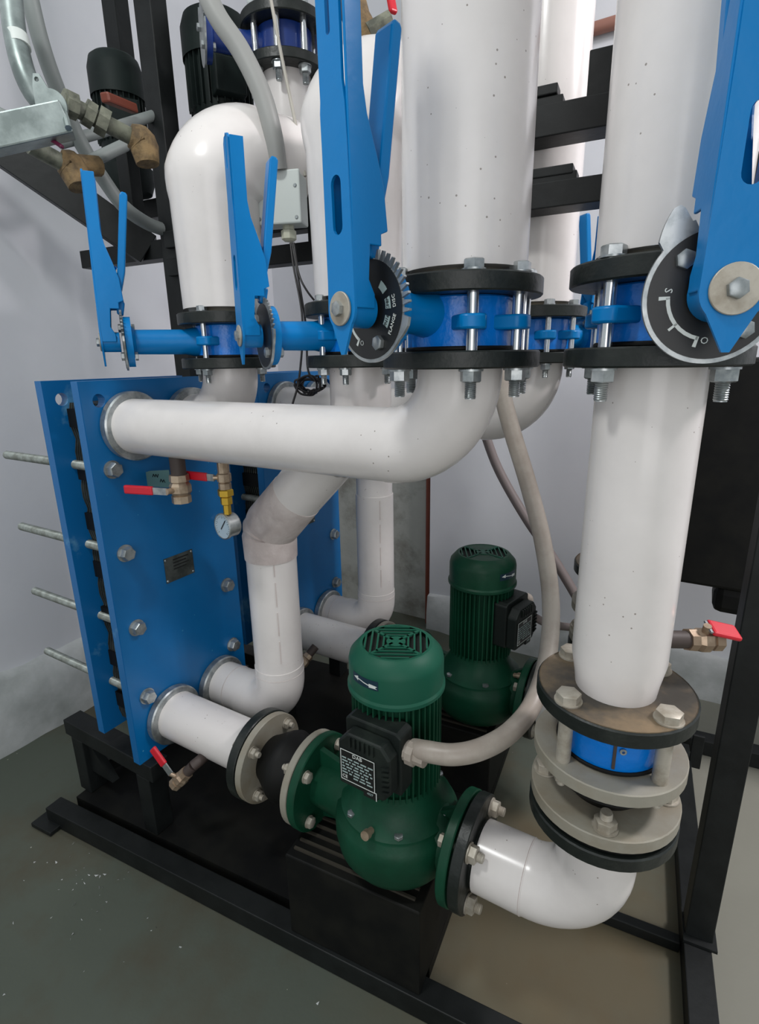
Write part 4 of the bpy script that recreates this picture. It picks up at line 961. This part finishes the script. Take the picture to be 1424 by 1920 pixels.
# ------------------------------------------------------------------ junction box, hoses and cables
jb = thing('junction_box', 'pale plastic junction box between the two white elbows', 'box', (-0.820, 0.985, 1.475))
o = V((-0.816, 0.985, 1.520)); nn = V((0.35, -0.93, 0)).normalized(); uu = V((0, 0, 1)).cross(nn)
bm = B(); prism(bm, [(-0.048, -0.045), (0.048, -0.045), (0.048, 0.05), (-0.048, 0.05)], o, uu, (0, 0, 1), nn, -0.03, 0.02); bx = obj('body', bm, BOXP, jb, smooth=False, bevel=0.004)
bm = B(); prism(bm, [(-0.05, -0.047), (0.05, -0.047), (0.05, 0.052), (-0.05, 0.052)], o, uu, (0, 0, 1), nn, 0.02, 0.028); lid = obj('lid', bm, BOXP, jb, smooth=False, bevel=0.003)
for sx, sz in ((0.04, 0.022), (-0.04, 0.022), (0.04, -0.036), (-0.04, -0.036)):
    bm = B(); lathe(bm, [(0.004, 0), (0.003, 0.002)], o + uu * sx + V((0, 0, sz)) + nn * 0.028, nn, 10); obj('screw', bm, ZINC, lid)
bm = B(); lathe(bm, [(0.02, 0), (0.02, 0.008), (0.017, 0.008), (0.017, 0.02)], o + V((0, 0, 0.05)) - uu * 0.012, (0, 0, 1), 6); obj('hose_gland', bm, BOXP, jb, ang=25)
bm = B(); lathe(bm, [(0.012, 0), (0.012, 0.008), (0.016, 0.01), (0.016, 0.026), (0.011, 0.03)], o + V((0, 0, -0.045)) + uu * 0.012, (0, 0, -1), 8); obj('cable_gland', bm, GLAND, jb, ang=25)
simple_tube('flexible_hose', 'grey hose dropping from above into the junction box', 'hose', [(-0.893, 0.879, 1.890), (-0.871, 0.895, 1.822), (-0.839, 0.920, 1.766), (-0.811, 0.938, 1.698), (-0.797, 0.948, 1.631), (-0.801, 0.963, 1.573)], 0.0185, HOSEU, 20)
simple_tube('cable', 'thin beige cable hanging down beside the high blue valve', 'cable', [(-0.855, 1.032, 1.917), (-0.837, 1.034, 1.815), (-0.802, 1.030, 1.665), (-0.781, 1.024, 1.572)], 0.0035, CABLEB, 8)
cb = [('black cable from the gland down to the coiled bundle', [(-0.769, 0.949, 1.432), (-0.757, 0.940, 1.385), (-0.728, 0.923, 1.280), (-0.719, 0.892, 1.170), (-0.724, 0.870, 1.113)]),
      ('middle black cable from the gland, straight down to the coil', [(-0.766, 0.950, 1.432), (-0.751, 0.942, 1.380), (-0.727, 0.932, 1.270), (-0.713, 0.913, 1.186), (-0.697, 0.913, 1.159)]),
      ('black cable from the gland curving right behind the middle valve', [(-0.763, 0.952, 1.432), (-0.747, 0.942, 1.374), (-0.728, 0.942, 1.338), (-0.709, 0.966, 1.302)])]
for lb, pts in cb: simple_tube('cable', lb, 'cable', pts, 0.0022, CABLE, 8)
rnd = random.Random(2); pts = []
for i in range(60):
    a = i * 0.62; q = V((-0.698, 0.899, 1.152)); pts.append(q + V((0.03 * math.cos(a) + rnd.uniform(-0.006, 0.006), 0.012 * math.sin(a * 0.7), 0.016 * math.sin(a) + rnd.uniform(-0.006, 0.006))))
simple_tube('cable_coil', 'tangled black cable coil lying on the rear exchanger pipe', 'cable', pts, 0.0022, CABLE, 6)
simple_tube('flexible_hose', 'long grey hose looping from the front pump up behind the large elbow', 'hose', [(-0.339, 0.665, 0.585), (-0.315, 0.660, 0.594), (-0.273, 0.670, 0.598), (-0.236, 0.700, 0.603), (-0.209, 0.760, 0.604), (-0.197, 0.850, 0.607), (-0.195, 0.930, 0.655), (-0.211, 1.000, 0.737), (-0.242, 1.030, 0.849), (-0.284, 1.050, 0.960), (-0.324, 1.050, 1.069), (-0.349, 1.050, 1.150), (-0.366, 1.050, 1.220)], 0.0168, HOSE, 20)
simple_tube('flexible_hose', 'dark grey hose crossing behind the long looping hose', 'hose', [(-0.546, 1.500, 1.008), (-0.493, 1.500, 0.888), (-0.408, 1.500, 0.757), (-0.316, 1.500, 0.639), (-0.217, 1.500, 0.495), (-0.134, 1.500, 0.373)], 0.0135, HOSED, 16)
simple_tube('flexible_hose', 'short grey hose leaving the rear pump terminal box', 'hose', [(-0.350, 1.270, 0.593), (-0.326, 1.280, 0.567), (-0.289, 1.300, 0.540), (-0.261, 1.330, 0.523), (-0.209, 1.380, 0.505)], 0.0105, HOSED, 14)

# ------------------------------------------------------------------ pipes on the back wall, cabinet
simple_tube('brown_pipe', 'thin brown vertical pipe in the corner beside the straight riser', 'pipe', [(-0.998, 2.095, 0.0), (-0.998, 2.095, 1.3)], 0.0135, BROWN, 16, sp=False)
simple_tube('terracotta_pipe', 'short stretch of terracotta pipe high on the back wall', 'pipe', [(-0.55, 2.05, 2.16), (0.5, 2.05, 2.16)], 0.018, TERRA, 16, sp=False)
bt = thing('ball_valve', 'hemp wrapped valve with red handle above the elbow behind the big lever', 'valve', (-0.655, 1.081, 1.814))
bm = B(); tube(bm, [(-0.703, 1.083, 1.904), (-0.676, 1.076, 1.834), (-0.644, 1.082, 1.796)], [0.03, 0.028, 0.02], 12); obj('hemp_joint', bm, HEMP, bt)
bm = B(); cyl(bm, (-0.649, 1.071, 1.806), (-0.615, 1.099, 1.829), 0.017, n=8); obj('body', bm, OLDPIPE, bt, ang=20)
bm = B(); bar(bm, (-0.605, 1.094, 1.836), (-0.618, 1.101, 1.880), 0.016, 0.01); obj('grip', bm, RED, bt, smooth=False, bevel=0.003)
cab = thing('control_cabinet', 'black cabinet mounted behind the right riser', 'cabinet', (0.2, 1.68, 0.5))
bm = B(); box(bm, (-0.16, 1.6, 0.595), (0.7, 1.78, 1.19)); obj('body', bm, SKID, cab, smooth=False, bevel=0.01)
bm = B(); box(bm, (0.085, 1.62, 0.515), (0.7, 1.76, 0.594)); obj('lower_tray', bm, SKID, cab, smooth=False, bevel=0.022)
bm = B(); cyl(bm, (-0.155, 1.59, 0.70), (-0.155, 1.602, 0.70), 0.012); obj('knob', bm, BLACK, cab)

# ------------------------------------------------------------------ ceiling lamp (above the picture)
lm = thing('ceiling_lamp', 'square white ceiling lamp above the pipes', 'lamp', (-0.75, -0.15, 2.63))
bm = B(); box(bm, (-1.02, -0.42, 2.64), (-0.48, 0.12, 2.7)); obj('housing', bm, BOXP, lm, smooth=False)
lm = thing('ceiling_lamp', 'square white ceiling lamp towards the back right corner', 'lamp', (1.15, 1.35, 2.61))
bm = B(); box(bm, (0.93, 1.13, 2.62), (1.37, 1.57, 2.68)); obj('housing', bm, BOXP, lm, smooth=False)
# grit and plaster crumbs on the floor before the frame
rnd = random.Random(11); bm = B()
for i in range(70):
    cx, cy = (rnd.gauss(-1.12, 0.1), rnd.gauss(0.5, 0.05)) if i < 40 else (rnd.uniform(-1.3, 0.1), rnd.uniform(0.25, 0.6))
    q = rnd.uniform(0.0012, 0.0045); vs = [bm.verts.new((cx + rnd.uniform(-q, q), cy + rnd.uniform(-q, q), z)) for z in (0.0002, 0.0002, 0.0002, q)]
    for f in ((0, 1, 2), (0, 1, 3), (1, 2, 3), (0, 2, 3)): bm.faces.new([vs[k] for k in f])
g = tag(obj('floor_grit', bm, PLINTH, smooth=False), 'pale grit and plaster crumbs scattered on the dark floor', 'grit'); g['kind'] = 'stuff'
